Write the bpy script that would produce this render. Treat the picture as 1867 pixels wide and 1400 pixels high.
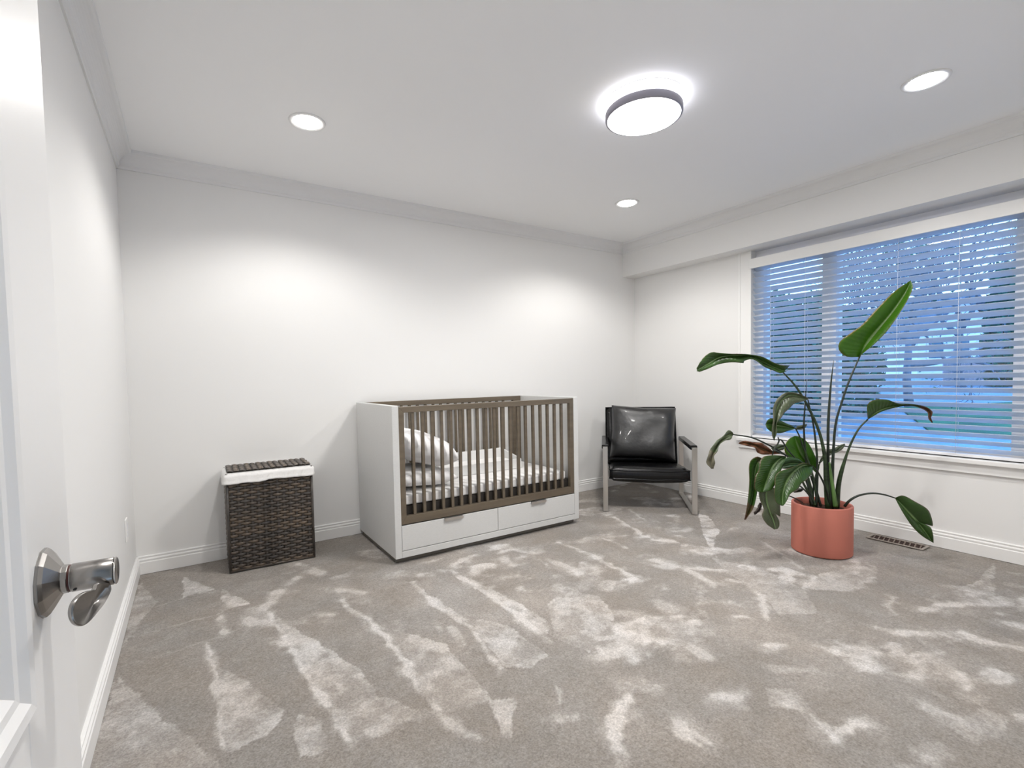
import bpy, math, random
import numpy as np
from mathutils import Vector, Matrix
random.seed(7)
C = bpy.context.scene.collection
PI = math.pi
for o in list(bpy.data.objects): bpy.data.objects.remove(o)

# ------------------------------------------------------------------ camera
F_PX, YAW, PITCH, ROLL = 880.587, 0.5629, -0.04304, -0.01968
CAM = np.array([0.30771, -3.50869, 1.11176])
PX0, PY0 = 903.5, 728.0
cy_, sy_ = math.cos(YAW), math.sin(YAW)
FW = np.array([sy_*math.cos(PITCH), cy_*math.cos(PITCH), math.sin(PITCH)])
R0 = np.array([cy_, -sy_, 0.0]); U0 = np.cross(R0, FW)
RT = R0*math.cos(ROLL) + U0*math.sin(ROLL); UP = np.cross(RT, FW)
cam = bpy.data.cameras.new('camera'); co = bpy.data.objects.new('camera', cam); C.objects.link(co)
M = Matrix.Identity(4)
for i in range(3):
    M[i][0] = RT[i]; M[i][1] = UP[i]; M[i][2] = -FW[i]; M[i][3] = CAM[i]
co.matrix_world = M
cam.sensor_width = 36; cam.lens = F_PX/1867*36; cam.clip_start = .02; cam.clip_end = 300
cam.shift_x = 30/1867; cam.shift_y = 28/1867
bpy.context.scene.camera = co

# ------------------------------------------------------------------ world, exposure
sc = bpy.context.scene
sc.view_settings.view_transform = 'Standard'; sc.view_settings.look = 'None'
sc.view_settings.gamma = 1; sc.view_settings.use_curve_mapping = False
sc.view_settings.exposure = 0.0
try:
    sc.cycles.max_bounces = 10; sc.cycles.diffuse_bounces = 6; sc.cycles.glossy_bounces = 4
    sc.cycles.transparent_max_bounces = 16; sc.cycles.sample_clamp_indirect = 3.0
    sc.cycles.caustics_reflective = False; sc.cycles.caustics_refractive = False
except Exception: pass
w = bpy.data.worlds.new('dusk_sky'); sc.world = w; w.use_nodes = True
nt = w.node_tree; nt.nodes.clear()
wo = nt.nodes.new('ShaderNodeOutputWorld'); bg = nt.nodes.new('ShaderNodeBackground')
tc = nt.nodes.new('ShaderNodeTexCoord'); sp = nt.nodes.new('ShaderNodeSeparateXYZ'); cr = nt.nodes.new('ShaderNodeValToRGB')
nt.links.new(tc.outputs['Generated'], sp.inputs[0]); nt.links.new(sp.outputs[2], cr.inputs[0])
cr.color_ramp.elements[0].position = 0.0; cr.color_ramp.elements[0].color = (.40, .68, 1, 1)
cr.color_ramp.elements[1].position = 0.6; cr.color_ramp.elements[1].color = (.20, .48, 1, 1)
nt.links.new(cr.outputs[0], bg.inputs[0]); bg.inputs[1].default_value = 4.3
nt.links.new(bg.outputs[0], wo.inputs[0])

# lights of the room (positions shared with their fittings further down)
DOWNLIGHTS = [(.866, -.874), (3.201, -.872), (3.22, -2.652), (.74, -2.90)]
SPOT_W, SPOT_SIZE, SPOT_BLEND = 42, 146, .5
MAIN_XY = (2.22, -1.875); MAIN_W = 34

# ------------------------------------------------------------------ helpers
def tag(o, label=None, cat=None, group=None, kind=None):
    if label: o['label'] = label
    if cat: o['category'] = cat
    if group: o['group'] = group
    if kind: o['kind'] = kind
    return o
def empty(name, loc=(0, 0, 0), rz=0, parent=None):
    o = bpy.data.objects.new(name, None); C.objects.link(o); o.location = loc; o.rotation_euler[2] = rz
    o.empty_display_size = .05
    if parent: o.parent = parent
    return o
class MB:
    def __init__(s): s.v = []; s.f = []; s.sm = []
    def add(s, vs, fs, smooth=False):
        n = len(s.v); s.v += [tuple(float(c) for c in p) for p in vs]
        s.f += [tuple(i+n for i in f) for f in fs]; s.sm += [smooth]*len(fs); return s
    def box(s, x0, x1, y0, y1, z0, z1):
        vs = [(x, y, z) for z in (z0, z1) for y in (y0, y1) for x in (x0, x1)]
        return s.add(vs, [(0, 2, 3, 1), (4, 5, 7, 6), (0, 1, 5, 4), (2, 6, 7, 3), (0, 4, 6, 2), (1, 3, 7, 5)])
    def prism(s, pts, axis, a, b):
        """closed 2D outline extruded along axis from a to b"""
        n = len(pts)
        def P(p, t):
            if axis == 'x': return (t, p[0], p[1])
            if axis == 'y': return (p[0], t, p[1])
            return (p[0], p[1], t)
        vs = [P(p, a) for p in pts] + [P(p, b) for p in pts]
        fs = [(i, (i+1) % n, (i+1) % n+n, i+n) for i in range(n)] + [tuple(range(n))[::-1], tuple(range(n, 2*n))]
        return s.add(vs, fs)
    def lathe(s, prof, c=(0, 0, 0), n=48, smooth=True, close=False):
        vs = []; fs = []
        for r, z in prof:
            for k in range(n):
                a = 2*PI*k/n; vs.append((c[0]+r*math.cos(a), c[1]+r*math.sin(a), c[2]+z))
        for i in range(len(prof)-1):
            for k in range(n):
                k2 = (k+1) % n; fs.append((i*n+k, i*n+k2, (i+1)*n+k2, (i+1)*n+k))
        if prof[0][0] > 1e-6: fs.append(tuple(range(n))[::-1])
        if prof[-1][0] > 1e-6: fs.append(tuple(range((len(prof)-1)*n, len(prof)*n)))
        return s.add(vs, fs, smooth)
    def tube(s, pts, rad, n=8, smooth=True, flat=1.0):
        pts = [np.array(p, float) for p in pts]; m = len(pts)
        if not hasattr(rad, '__len__'): rad = [rad]*m
        vs = []; up = np.array([0.13, 0.2, 1.0])
        prev = None
        for i in range(m):
            t = pts[min(i+1, m-1)]-pts[max(i-1, 0)]; t = t/(np.linalg.norm(t)+1e-12)
            if prev is None: a = np.cross(t, up if abs(t[2]) < .9 else np.array([1.0, .1, 0]))
            else: a = prev-t*(prev@t)
            a = a/np.linalg.norm(a); prev = a; b = np.cross(t, a)
            for k in range(n):
                an = 2*PI*k/n; vs.append(pts[i]+rad[i]*(a*math.cos(an)+b*math.sin(an)*flat))
        fs = [(i*n+k, i*n+(k+1) % n, (i+1)*n+(k+1) % n, (i+1)*n+k) for i in range(m-1) for k in range(n)]
        fs += [tuple(range(n))[::-1], tuple(range((m-1)*n, m*n))]
        return s.add(vs, fs, smooth)
    def build(s, name, mat, parent=None, bevel=0, seg=2, sub=0, loc=None):
        me = bpy.data.meshes.new(name); me.from_pydata(s.v, [], s.f)
        for p, f in zip(me.polygons, s.sm): p.use_smooth = f
        me.materials.append(mat); me.update()
        o = bpy.data.objects.new(name, me); C.objects.link(o)
        if parent: o.parent = parent
        if loc: o.location = loc
        if bevel:
            b = o.modifiers.new('bevel', 'BEVEL'); b.width = bevel; b.segments = seg; b.limit_method = 'ANGLE'
            b.angle_limit = math.radians(35); b.harden_normals = False
            for p in me.polygons: p.use_smooth = True
            if not any(s.sm): 
                for p in me.polygons: p.use_smooth = False
        if sub:
            m_ = o.modifiers.new('sub', 'SUBSURF'); m_.levels = sub; m_.render_levels = sub
        return o
def box(name, b, mat, parent=None, bevel=0.0015): return MB().box(*b).build(name, mat, parent, bevel)
def copy_obj(o, parent=None, **kw):
    c = o.copy(); C.objects.link(c)
    if parent: c.parent = parent
    for k, v in kw.items(): setattr(c, k, v)
    return c
def copy_tree(o, parent=None):
    c = copy_obj(o, parent)
    for ch in o.children: copy_tree(ch, c)
    return c
def at(px, py, D):
    """the room point seen at photo pixel (px,py), D metres ahead of the camera"""
    return CAM + (FW + RT*(px-PX0)/F_PX - UP*(py-PY0)/F_PX)*D
def hit(px, py, ax, v):
    d = FW + RT*(px-PX0)/F_PX - UP*(py-PY0)/F_PX
    return CAM + d*(v-CAM[ax])/d[ax]
def spline(pts, n):
    """Catmull-Rom through the points, n samples evenly spread by length"""
    P = np.array(pts, float); m = len(P)
    if m == 2: return np.array([P[0]+(P[1]-P[0])*t for t in np.linspace(0, 1, n)])
    Q = np.vstack([2*P[0]-P[1], P, 2*P[-1]-P[-2]]); out = []
    for i in range(1, m):
        for t in np.linspace(0, 1, 24, endpoint=False):
            a, b, c, d = Q[i-1], Q[i], Q[i+1], Q[i+2]
            out.append(.5*((2*b)+(-a+c)*t+(2*a-5*b+4*c-d)*t*t+(-a+3*b-3*c+d)*t**3))
    out.append(P[-1]); out = np.array(out)
    L = np.concatenate([[0], np.cumsum(np.linalg.norm(np.diff(out, axis=0), axis=1))])
    s = np.linspace(0, L[-1], n)
    return np.stack([np.interp(s, L, out[:, k]) for k in range(out.shape[1])], 1)

# ------------------------------------------------------------------ materials
def mat(name, col, rough=.5, metal=0, spec=.5, bump=None, var=None, coat=0, aniso=0, sheen=0):
    m = bpy.data.materials.new(name); m.use_nodes = True; n = m.node_tree; b = n.nodes['Principled BSDF']
    b.inputs['Base Color'].default_value = (*col, 1); b.inputs['Roughness'].default_value = rough
    b.inputs['Metallic'].default_value = metal; b.inputs['Specular IOR Level'].default_value = spec
    b.inputs['Coat Weight'].default_value = coat
    if sheen: b.inputs['Sheen Weight'].default_value = sheen
    t = n.nodes.new('ShaderNodeTexCoord')
    if var:      # (scale vec, amount, detail)
        mp = n.nodes.new('ShaderNodeMapping'); mp.inputs['Scale'].default_value = var[0]
        nz = n.nodes.new('ShaderNodeTexNoise'); nz.inputs['Scale'].default_value = 1; nz.inputs['Detail'].default_value = var[2]
        mx = n.nodes.new('ShaderNodeMix'); mx.data_type = 'RGBA'
        a = var[1]; mx.inputs[6].default_value = (*[c*(1-a) for c in col], 1); mx.inputs[7].default_value = (*[min(1, c*(1+a)) for c in col], 1)
        n.links.new(t.outputs['Object'], mp.inputs[0]); n.links.new(mp.outputs[0], nz.inputs[0])
        rp = n.nodes.new('ShaderNodeMapRange'); rp.inputs[1].default_value = .3; rp.inputs[2].default_value = .7
        n.links.new(nz.outputs[0], rp.inputs[0]); n.links.new(rp.outputs[0], mx.inputs[0]); n.links.new(mx.outputs[2], b.inputs['Base Color'])
    if bump:     # (scale, strength, distance)
        nz = n.nodes.new('ShaderNodeTexNoise'); nz.inputs['Scale'].default_value = bump[0]; nz.inputs['Detail'].default_value = 4
        bp = n.nodes.new('ShaderNodeBump'); bp.inputs['Strength'].default_value = bump[1]; bp.inputs['Distance'].default_value = bump[2]
        n.links.new(t.outputs['Object'], nz.inputs[0]); n.links.new(nz.outputs[0], bp.inputs['Height']); n.links.new(bp.outputs[0], b.inputs['Normal'])
    return m
def emit(name, col, st):
    m = bpy.data.materials.new(name); m.use_nodes = True; n = m.node_tree; b = n.nodes['Principled BSDF']
    b.inputs['Base Color'].default_value = (.8, .8, .8, 1); b.inputs['Emission Color'].default_value = (*col, 1)
    b.inputs['Emission Strength'].default_value = st; return m
def translucent(m, col, amt):
    n = m.node_tree; b = n.nodes['Principled BSDF']; o = n.nodes['Material Output']
    t = n.nodes.new('ShaderNodeBsdfTranslucent'); t.inputs[0].default_value = (*col, 1)
    x = n.nodes.new('ShaderNodeMixShader'); x.inputs[0].default_value = amt
    n.links.new(b.outputs[0], x.inputs[1]); n.links.new(t.outputs[0], x.inputs[2]); n.links.new(x.outputs[0], o.inputs[0]); return m
WALL = mat('wall_paint', (.80, .795, .785), .6, bump=(260, .05, .002))
CROWN = mat('crown_shaded', (.77, .77, .77), .7)  # greyer than the wall: shading under the ceiling is painted into it
CEIL = mat('ceiling_paint', (.90, .90, .90), .85, bump=(200, .06, .002))
TRIM = mat('trim_paint', (.84, .835, .825), .35)
DOORP = mat('door_paint', (.82, .81, .80), .3, bump=(90, .05, .002))
NICKEL = mat('satin_nickel', (.33, .315, .30), .27, 1, bump=(400, .03, .001))
STEEL = mat('brushed_steel', (.62, .60, .57), .3, 1)
BLACKP = mat('black_plastic', (.01, .01, .01), .4)
CRIBW = mat('crib_white', (.62, .62, .61), .45, var=((60, 60, 400), .04, 3))
CRIBB = mat('crib_bronze', (.155, .125, .09), .36, .35, var=((3, 3, 30), .12, 3))
LINEN = mat('white_linen', (.80, .79, .78), .9, bump=(60, .25, .01), sheen=.2)
PILLOW = mat('white_cotton', (.86, .85, .85), .85, bump=(12, .22, .02), sheen=.2)
SHADEB = mat('shade_dark', (.02, .016, .013), .7)  # near-black colour carries the shadow inside the crib
LEATHER = mat('black_leather', (.003, .003, .0035), .25, spec=.28, bump=(45, .2, .006), coat=.1)
TERRA = mat('terracotta', (.50, .16, .115), .6, bump=(150, .08, .002), var=((5, 5, 5), .05, 3))
SOIL = mat('potting_soil', (.07, .028, .015), .95, bump=(70, 1, .02), var=((40, 40, 40), .5, 4))
VENTM = mat('vent_taupe', (.16, .12, .10), .5)
BLIND = translucent(mat('blind_white', (.76, .76, .78), .4), (.76, .88, 1.0), .52)  # blue tint stands in for bluish glare; the slats themselves are white
FRAMEW = mat('window_vinyl', (.80, .80, .82), .4)

# ------------------------------------------------------------------ room shell
W, WB, HB, HC, H, YF, T = 4.261, 4.087, 2.118, 2.36, 2.44, -3.66, .16
def struct(o, label, cat): return tag(o, label, cat, kind='structure')
WY0, WY1, WZ0, WZ1 = -3.26, -1.245, .575, 2.118      # window opening
struct(box('wall_back', (-T, W+T, 0, T, -.02, H+.02), WALL, bevel=0), 'white painted back wall behind the crib', 'wall')
struct(box('wall_left', (-T, 0, YF-T, 0, -.02, H+.02), WALL, bevel=0), 'white painted left wall behind the open door', 'wall')
m_ = MB()
m_.box(W, W+T, WY1, 0, -.02, H+.02).box(W, W+T, YF-T, WY0, -.02, H+.02).box(W, W+T, WY0, WY1, -.02, WZ0).box(W, W+T, WY0, WY1, WZ1, H+.02)
struct(m_.build('wall_right', WALL), 'white wall on the right holding the wide window', 'wall')
DX0, DX1, DZ = .15, .97, 2.06
m_ = MB(); m_.box(0, DX0, YF-.12, YF, -.02, H+.02).box(DX1, W, YF-.12, YF, -.02, H+.02).box(DX0, DX1, YF-.12, YF, DZ, H+.02)
struct(m_.build('wall_front', WALL), 'white entrance wall behind the camera with the doorway', 'wall')
m_ = MB(); m_.box(-.4, 1.6, YF-1.4, YF-1.3, 0, H).box(-.5, -.4, YF-1.4, YF-.12, 0, H).box(1.6, 1.7, YF-1.4, YF-.12, 0, H).box(-.5, 1.7, YF-1.4, YF-.12, H, H+.02).box(-.5, 1.7, YF-1.4, YF-.12, -.03, -.001)
struct(m_.build('wall_hallway', WALL), 'white hallway beyond the doorway', 'wall')
struct(box('ceiling', (-T, W+T, YF-T, T, H, H+.12), CEIL, bevel=0), 'smooth white ceiling', 'ceiling')

# crown moulding: a cove profile, drop and projection 8 cm
def crown(name, p0, p1, inward, label):
    prof = [(0, HC-.012), (.008, HC-.012), (.010, HC), (.016, HC+.006)]
    for k in range(9):
        a = k/8*PI/2; prof.append((.018+.052*(1-math.cos(a)), HC+.008+.052*math.sin(a)))
    prof += [(.078, HC+.064), (.080, H+.001), (0, H+.001)]
    m = MB(); n = len(prof); vs = []
    for q in (p0, p1):
        for a, z in prof: vs.append((q[0]+inward[0]*a, q[1]+inward[1]*a, z))
    m.add(vs, [(i, (i+1) % n, (i+1) % n+n, i+n) for i in range(n)]+[tuple(range(n)), tuple(range(n, 2*n))[::-1]])
    return struct(m.build(name, CROWN), label, 'trim')
crown('trim_1', (0, 0), (WB, 0), (0, -1), 'white cove crown moulding along the top of the back wall')
crown('trim_2', (0, YF), (0, 0), (1, 0), 'white cove crown moulding along the top of the left wall')
crown('trim_3', (WB, YF), (WB, 0), (-1, 0), 'white cove crown moulding along the bulkhead above the window')
struct(box('trim_4', (WB, W+.001, YF, .001, HB, H+.001), WALL, bevel=0), 'boxed white bulkhead running above the window', 'trim')

def baseboard(name, p0, p1, inward, label):
    prof = [(0, -.002), (.016, -.002), (.016, .066), (.012, .070), (.011, .074), (.0145, .077), (.0145, .084), (.0085, .088), (.0075, .093), (.0115, .098), (.0105, .102), (.006, .1045), (0, .1045)]
    m = MB(); n = len(prof); vs = []
    for q in (p0, p1):
        for a, z in prof: vs.append((q[0]+inward[0]*a, q[1]+inward[1]*a, z))
    m.add(vs, [(i, (i+1) % n, (i+1) % n+n, i+n) for i in range(n)]+[tuple(range(n)), tuple(range(n, 2*n))[::-1]])
    return struct(m.build(name, TRIM), label, 'baseboard')
baseboard('baseboard_back', (0, 0), (W, 0), (0, -1), 'white moulded baseboard along the back wall')
baseboard('baseboard_left', (0, YF), (0, 0), (1, 0), 'white moulded baseboard along the left wall')
baseboard('baseboard_right', (W, YF), (W, 0), (-1, 0), 'white moulded baseboard below the window')

# ------------------------------------------------------------------ carpet
rng = np.random.RandomState(3)
def vnoise(x, y, freq, seed):
    g = np.random.RandomState(seed).rand(97, 97); u = x*freq; v = y*freq
    i = np.floor(u).astype(int); j = np.floor(v).astype(int); a = u-i; b = v-j
    a = a*a*(3-2*a); b = b*b*(3-2*b); i %= 96; j %= 96
    return (g[i, j]*(1-a)+g[i+1, j]*a)*(1-b)+(g[i, j+1]*(1-a)+g[i+1, j+1]*a)*b
def fbm(x, y, freq, seed, octs=4):
    s = 0; am = 1; t = 0
    for k in range(octs): s = s+am*vnoise(x, y, freq*2**k, seed+k); t += am; am *= .55
    return s/t
NX, NY = 620, 530
gx, gy = np.meshgrid(np.linspace(0, W, NX), np.linspace(YF, 0, NY), indexing='ij')
wx = gx+.035*(fbm(gx, gy, 14, 11, 4)-.5); wy = gy+.035*(fbm(gx, gy, 14, 31, 4)-.5)
def fl(pts): return [hit(a, b, 2, 0)[:2] for a, b in pts]
def A5(pts): return [(150+.455*a, 1000+.455*b) for a, b in pts]
def A6(pts): return [(1000+.4644*a, 900+.4644*b) for a, b in pts]
def inpoly(P, x, y):
    c = np.zeros(x.shape, bool); n = len(P)
    for i in range(n):
        x0, y0 = P[i]; x1, y1 = P[(i+1) % n]
        if y0 == y1: continue
        c ^= ((y0 > y) != (y1 > y)) & (x < (x1-x0)*(y-y0)/(y1-y0)+x0)
    return c
def seg(P, x, y):
    d = np.full(x.shape, 9.)
    for i in range(len(P)-1):
        a = np.array(P[i]); b = np.array(P[i+1]); ab = b-a; L = ab@ab+1e-9
        t = np.clip(((x-a[0])*ab[0]+(y-a[1])*ab[1])/L, 0, 1)
        d = np.minimum(d, np.hypot(x-a[0]-t*ab[0], y-a[1]-t*ab[1]))
    return d
big = fbm(gx, gy, 2.2, 51, 4); mid = fbm(gx, gy, 6, 71, 4); fine = fbm(gx, gy, 22, 91, 3)
pile = .10+.25*np.clip((big-.45)*3, 0, 1)*np.clip((mid-.35)*3, 0, 1)
rag = np.clip(.55+1.9*(mid-.5)+2.0*(fine-.5), 0.05, 1.15)      # ragged brushed-up pile
rough_ = np.clip(.5+2.4*(fbm(gx, gy, 9, 301, 5)-.5)+1.2*(vnoise(gx, gy, 23, 307)-.5)*vnoise(gx, gy, 5, 309), 0, 1)
polys = [(A5([(405, 110), (405, 195), (530, 160)]), .75), (A5([(555, 160), (560, 252), (680, 215)]), .9),
 (A5([(488, 375), (560, 470), (700, 560), (800, 640), (790, 690), (735, 745), (590, 815)]), .62),
 (A5([(745, 240), (880, 330), (1010, 420), (1100, 470), (1180, 580), (1400, 660), (1290, 700), (1150, 745), (1060, 772), (950, 570), (840, 400)]), .66),
 (A5([(1030, 200), (1180, 300), (1450, 380), (1560, 500), (1640, 600), (1500, 640), (1420, 655), (1310, 500), (1190, 350)]), .55),
 (A5([(1310, 130), (1400, 185), (1540, 275), (1700, 300), (1867, 420), (1800, 470), (1700, 475), (1560, 310), (1420, 230)]), .62),
 (A5([(1450, 80), (1560, 120), (1700, 190), (1867, 290), (1867, 350), (1700, 240), (1560, 150)]), .75),
 (A5([(150, 510), (330, 680), (540, 830), (545, 890), (20, 890), (60, 700), (120, 560)]), .45),
 (A5([(130, 430), (200, 340), (300, 210), (230, 130), (200, 250), (90, 600), (130, 590)]), .42),
 (A6([(588, 75), (625, 85), (672, 145), (650, 190), (664, 252), (640, 225), (610, 160)]), .95),
 (A6([(1752, 268), (1746, 400), (1610, 375), (1690, 330)]), .6),
 (A6([(1580, 890), (1700, 840), (1810, 870), (1780, 950), (1690, 985), (1600, 930)]), .6),
 (A6([(650, 250), (860, 300), (1010, 380), (1060, 470), (900, 470), (830, 380), (700, 310)]), .30),
 (A6([(1020, 370), (1050, 320), (1150, 290), (1290, 290), (1190, 385)]), .42),
 (A6([(60, 380), (200, 400), (260, 480), (160, 620), (20, 560), (0, 430)]), .55),
 (A6([(850, 760), (960, 760), (1060, 860), (1120, 950), (1060, 940), (980, 850), (880, 840)]), .7),
 (A5([(860, 660), (960, 690), (1000, 800), (870, 830), (850, 740)]), .75),
 (A5([(1620, 600), (1740, 600), (1720, 760), (1680, 760), (1660, 660)]), .6),
]
strokes = [(A5([(750, 260), (850, 410), (960, 590), (1060, 770)]), .014, .95), (A5([(490, 380), (545, 560), (590, 815)]), .007, .8),
 (A5([(1040, 205), (1200, 340), (1310, 500), (1410, 650)]), .014, .85), (A5([(1320, 135), (1420, 220), (1550, 310), (1690, 475)]), .017, .9),
 (A5([(1470, 85), (1590, 150), (1720, 245), (1867, 370)]), .017, .95), (A5([(1150, 740), (1280, 690), (1400, 665), (1560, 760)]), .02, .7),
 (A5([(165, 470), (330, 420), (480, 375), (700, 290)]), .008, .35), (A5([(200, 345), (400, 300), (560, 255)]), .008, .45), (A5([(260, 240), (420, 190), (540, 165)]), .008, .5),
 (A5([(540, 280), (575, 330)]), .02, .8), (A5([(660, 290), (800, 300), (880, 285)]), .03, .75), (A5([(740, 230), (790, 170), (870, 110)]), .035, .75),
 (A5([(870, 60), (960, 95)]), .03, .8), (A5([(990, 160), (1130, 175)]), .03, .7), (A5([(970, 262), (1010, 262)]), .03, .8), (A5([(1480, 310), (1525, 385)]), .022, .8), (A5([(1410, 290), (1440, 330)]), .02, .6),
 (A5([(770, 375), (850, 375)]), .02, .9), (A5([(1750, 0), (1867, 60)]), .02, .7), (A5([(1690, 40), (1730, 60)]), .03, .7), (A5([(1580, 20), (1440, 90)]), .03, .7),
 (A6([(250, 90), (330, 130), (400, 180), (480, 185)]), .022, .85), (A6([(40, 190), (180, 240), (320, 320)]), .022, .85), (A6([(180, 160), (300, 210)]), .016, .7),
 (A6([(410, 255), (530, 290), (650, 355)]), .03, .75), (A6([(420, 280), (560, 290), (720, 300)]), .03, .7), (A6([(320, 60), (380, 100)]), .014, .7), (A6([(370, 190), (500, 190)]), .014, .6),
 (A6([(700, 335), (760, 345), (840, 400), (850, 490)]), .022, .7), (A6([(740, 478), (800, 485)]), .022, .8), (A6([(690, 150), (750, 125)]), .016, .6), (A6([(500, 130), (600, 125)]), .016, .6),
 (A6([(560, 500), (560, 600), (620, 640)]), .03, .7), (A6([(200, 570), (310, 570)]), .025, .7), (A6([(310, 790), (262, 890), (290, 1060)]), .024, .9), (A6([(280, 740), (410, 750)]), .04, .75),
 (A6([(640, 775), (740, 785)]), .03, .8), (A6([(520, 900), (550, 975)]), .02, .8), (A6([(560, 930), (610, 970)]), .016, .7), (A6([(1060, 880), (1110, 960), (1220, 900)]), .02, .9),
 (A6([(860, 590), (920, 590)]), .03, .9), (A6([(1220, 655), (1360, 660), (1370, 590), (1260, 610)]), .022, .65), (A6([(1050, 600), (1200, 620)]), .02, .55), (A6([(1310, 530), (1360, 540), (1540, 545)]), .03, .75),
 (A6([(1470, 455), (1600, 430), (1800, 430)]), .028, .85), (A6([(1690, 575), (1867, 605)]), .024, .8), (A6([(1820, 510), (1867, 520)]), .03, .8), (A6([(1010, 370), (1050, 325)]), .018, .8), (A6([(1250, 270), (1290, 300), (1200, 385)]), .014, .6),
 (A6([(1460, 835), (1600, 880), (1700, 950)]), .02, .6), (A6([(1345, 400), (1350, 470)]), .012, .6), (A6([(1300, 690), (1600, 730)]), .014, .4), (A6([(900, 690), (1060, 690)]), .03, .5), (A6([(350, 470), (250, 460)]), .04, .5), (A6([(620, 540), (540, 560)]), .04, .5),
 (A6([(0, 260), (120, 300)]), .03, .7), (A6([(420, 420), (480, 450)]), .04, .55), (A6([(60, 870), (110, 875)]), .025, .7), (A6([(20, 750), (60, 820)]), .006, .6), (A6([(850, 190), (990, 290)]), .014, .5)]
for P, a in polys:
    P = fl(P); e = inpoly(P, wx, wy); pile = np.where(e, np.maximum(pile, .28+a*.75*rag), pile)
for P, wd, a in strokes:
    P = fl(P); d = seg(P, wx+.05*(mid-.5), wy+.05*(fine-.5)); k = np.clip(1.35-d/(wd*1.15), 0, 1)
    halo = np.clip(1-d/(wd*4), 0, 1)
    pile = np.maximum(pile, a*np.clip(k*(.45+1.1*rough_), 0, 1.05))
    pile = np.maximum(pile, a*.8*np.clip(halo*1.1-1.15*(1-rough_)+.12, 0, 1))
side = np.clip((gx+.35*gy-.1)*1.0, 0, 1)
spots = np.clip((fbm(gx, gy*1.4, 4.0, 131, 6)-.555)*7, 0, 1)*side
pile = np.maximum(pile, .85*spots*(.5+.7*rough_))
pile = pile+side*.22*(fbm(gx, gy, 2.4, 401, 6)-.5)*2
dark_ = np.clip((fbm(gx, gy, 1.7, 171, 3)-.5)*4, 0, 1)
pile = np.clip(pile-.07*dark_+.04*(fine-.5), 0, 1)
dz = .004*(fbm(gx, gy, 22, 201, 2)-.5)+.003*pile-.005
vs = np.stack([gx, gy, dz], -1).reshape(-1, 3)
idx = np.arange(NX*NY).reshape(NX, NY)
fs = np.stack([idx[:-1, :-1], idx[1:, :-1], idx[1:, 1:], idx[:-1, 1:]], -1).reshape(-1, 4)
me = bpy.data.meshes.new('floor'); me.vertices.add(len(vs)); me.vertices.foreach_set('co', vs.ravel())
me.loops.add(fs.size); me.loops.foreach_set('vertex_index', fs.ravel().astype(np.int32))
me.polygons.add(len(fs)); me.polygons.foreach_set('loop_start', np.arange(0, fs.size, 4, dtype=np.int32))
me.update(calc_edges=True); me.polygons.foreach_set('use_smooth', np.ones(len(fs), bool))
at_ = me.attributes.new('pile', 'FLOAT', 'POINT'); at_.data.foreach_set('value', pile.ravel().astype(np.float32))
CARPET = bpy.data.materials.new('carpet'); CARPET.use_nodes = True; n = CARPET.node_tree; b = n.nodes['Principled BSDF']
b.inputs['Roughness'].default_value = .95; b.inputs['Specular IOR Level'].default_value = .1; b.inputs['Sheen Weight'].default_value = .15
a_ = n.nodes.new('ShaderNodeAttribute'); a_.attribute_name = 'pile'
r_ = n.nodes.new('ShaderNodeValToRGB'); el = r_.color_ramp.elements
el[0].position = 0; el[0].color = (.250, .226, .203, 1); el[1].position = 1; el[1].color = (.60, .57, .55, 1)
e2 = el.new(.45); e2.color = (.365, .336, .312, 1)
tc = n.nodes.new('ShaderNodeTexCoord'); n1 = n.nodes.new('ShaderNodeTexNoise'); n1.inputs['Scale'].default_value = 150; n1.inputs['Detail'].default_value = 5; n1.inputs['Roughness'].default_value = .7
n2 = n.nodes.new('ShaderNodeTexNoise'); n2.inputs['Scale'].default_value = 9; n2.inputs['Detail'].default_value = 5
n.links.new(tc.outputs['Object'], n1.inputs[0]); n.links.new(tc.outputs['Object'], n2.inputs[0])
ad = n.nodes.new('ShaderNodeMath'); ad.operation = 'MULTIPLY_ADD'; ad.inputs[1].default_value = .35; ad.inputs[2].default_value = -.175
n.links.new(n2.outputs[0], ad.inputs[0]); n3 = n.nodes.new('ShaderNodeTexNoise'); n3.inputs['Scale'].default_value = 60; n3.inputs['Detail'].default_value = 6; n3.inputs['Roughness'].default_value = .75; n.links.new(tc.outputs['Object'], n3.inputs[0]); a3 = n.nodes.new('ShaderNodeMath'); a3.operation = 'MULTIPLY_ADD'; a3.inputs[1].default_value = .95; n.links.new(n3.outputs[0], a3.inputs[0]); n.links.new(ad.outputs[0], a3.inputs[2]); ad2 = n.nodes.new('ShaderNodeMath'); ad2.operation = 'SUBTRACT'; ad2.inputs[1].default_value = .475; n.links.new(a3.outputs[0], ad2.inputs[0]); ad = ad2; a2 = n.nodes.new('ShaderNodeMath'); n.links.new(a_.outputs['Fac'], a2.inputs[0]); n.links.new(ad.outputs[0], a2.inputs[1]); n.links.new(a2.outputs[0], r_.inputs[0])
mr = n.nodes.new('ShaderNodeMapRange'); mr.inputs[1].default_value = .3; mr.inputs[2].default_value = .7; mr.inputs[3].default_value = .66; mr.inputs[4].default_value = 1.32
n.links.new(n1.outputs[0], mr.inputs[0])
hs = n.nodes.new('ShaderNodeVectorMath'); hs.operation = 'SCALE'; n.links.new(r_.outputs[0], hs.inputs[0]); n.links.new(mr.outputs[0], hs.inputs['Scale'])
n4 = n.nodes.new('ShaderNodeTexNoise'); n4.inputs['Scale'].default_value = 3.2; n4.inputs['Detail'].default_value = 5; n.links.new(tc.outputs['Object'], n4.inputs[0])
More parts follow.
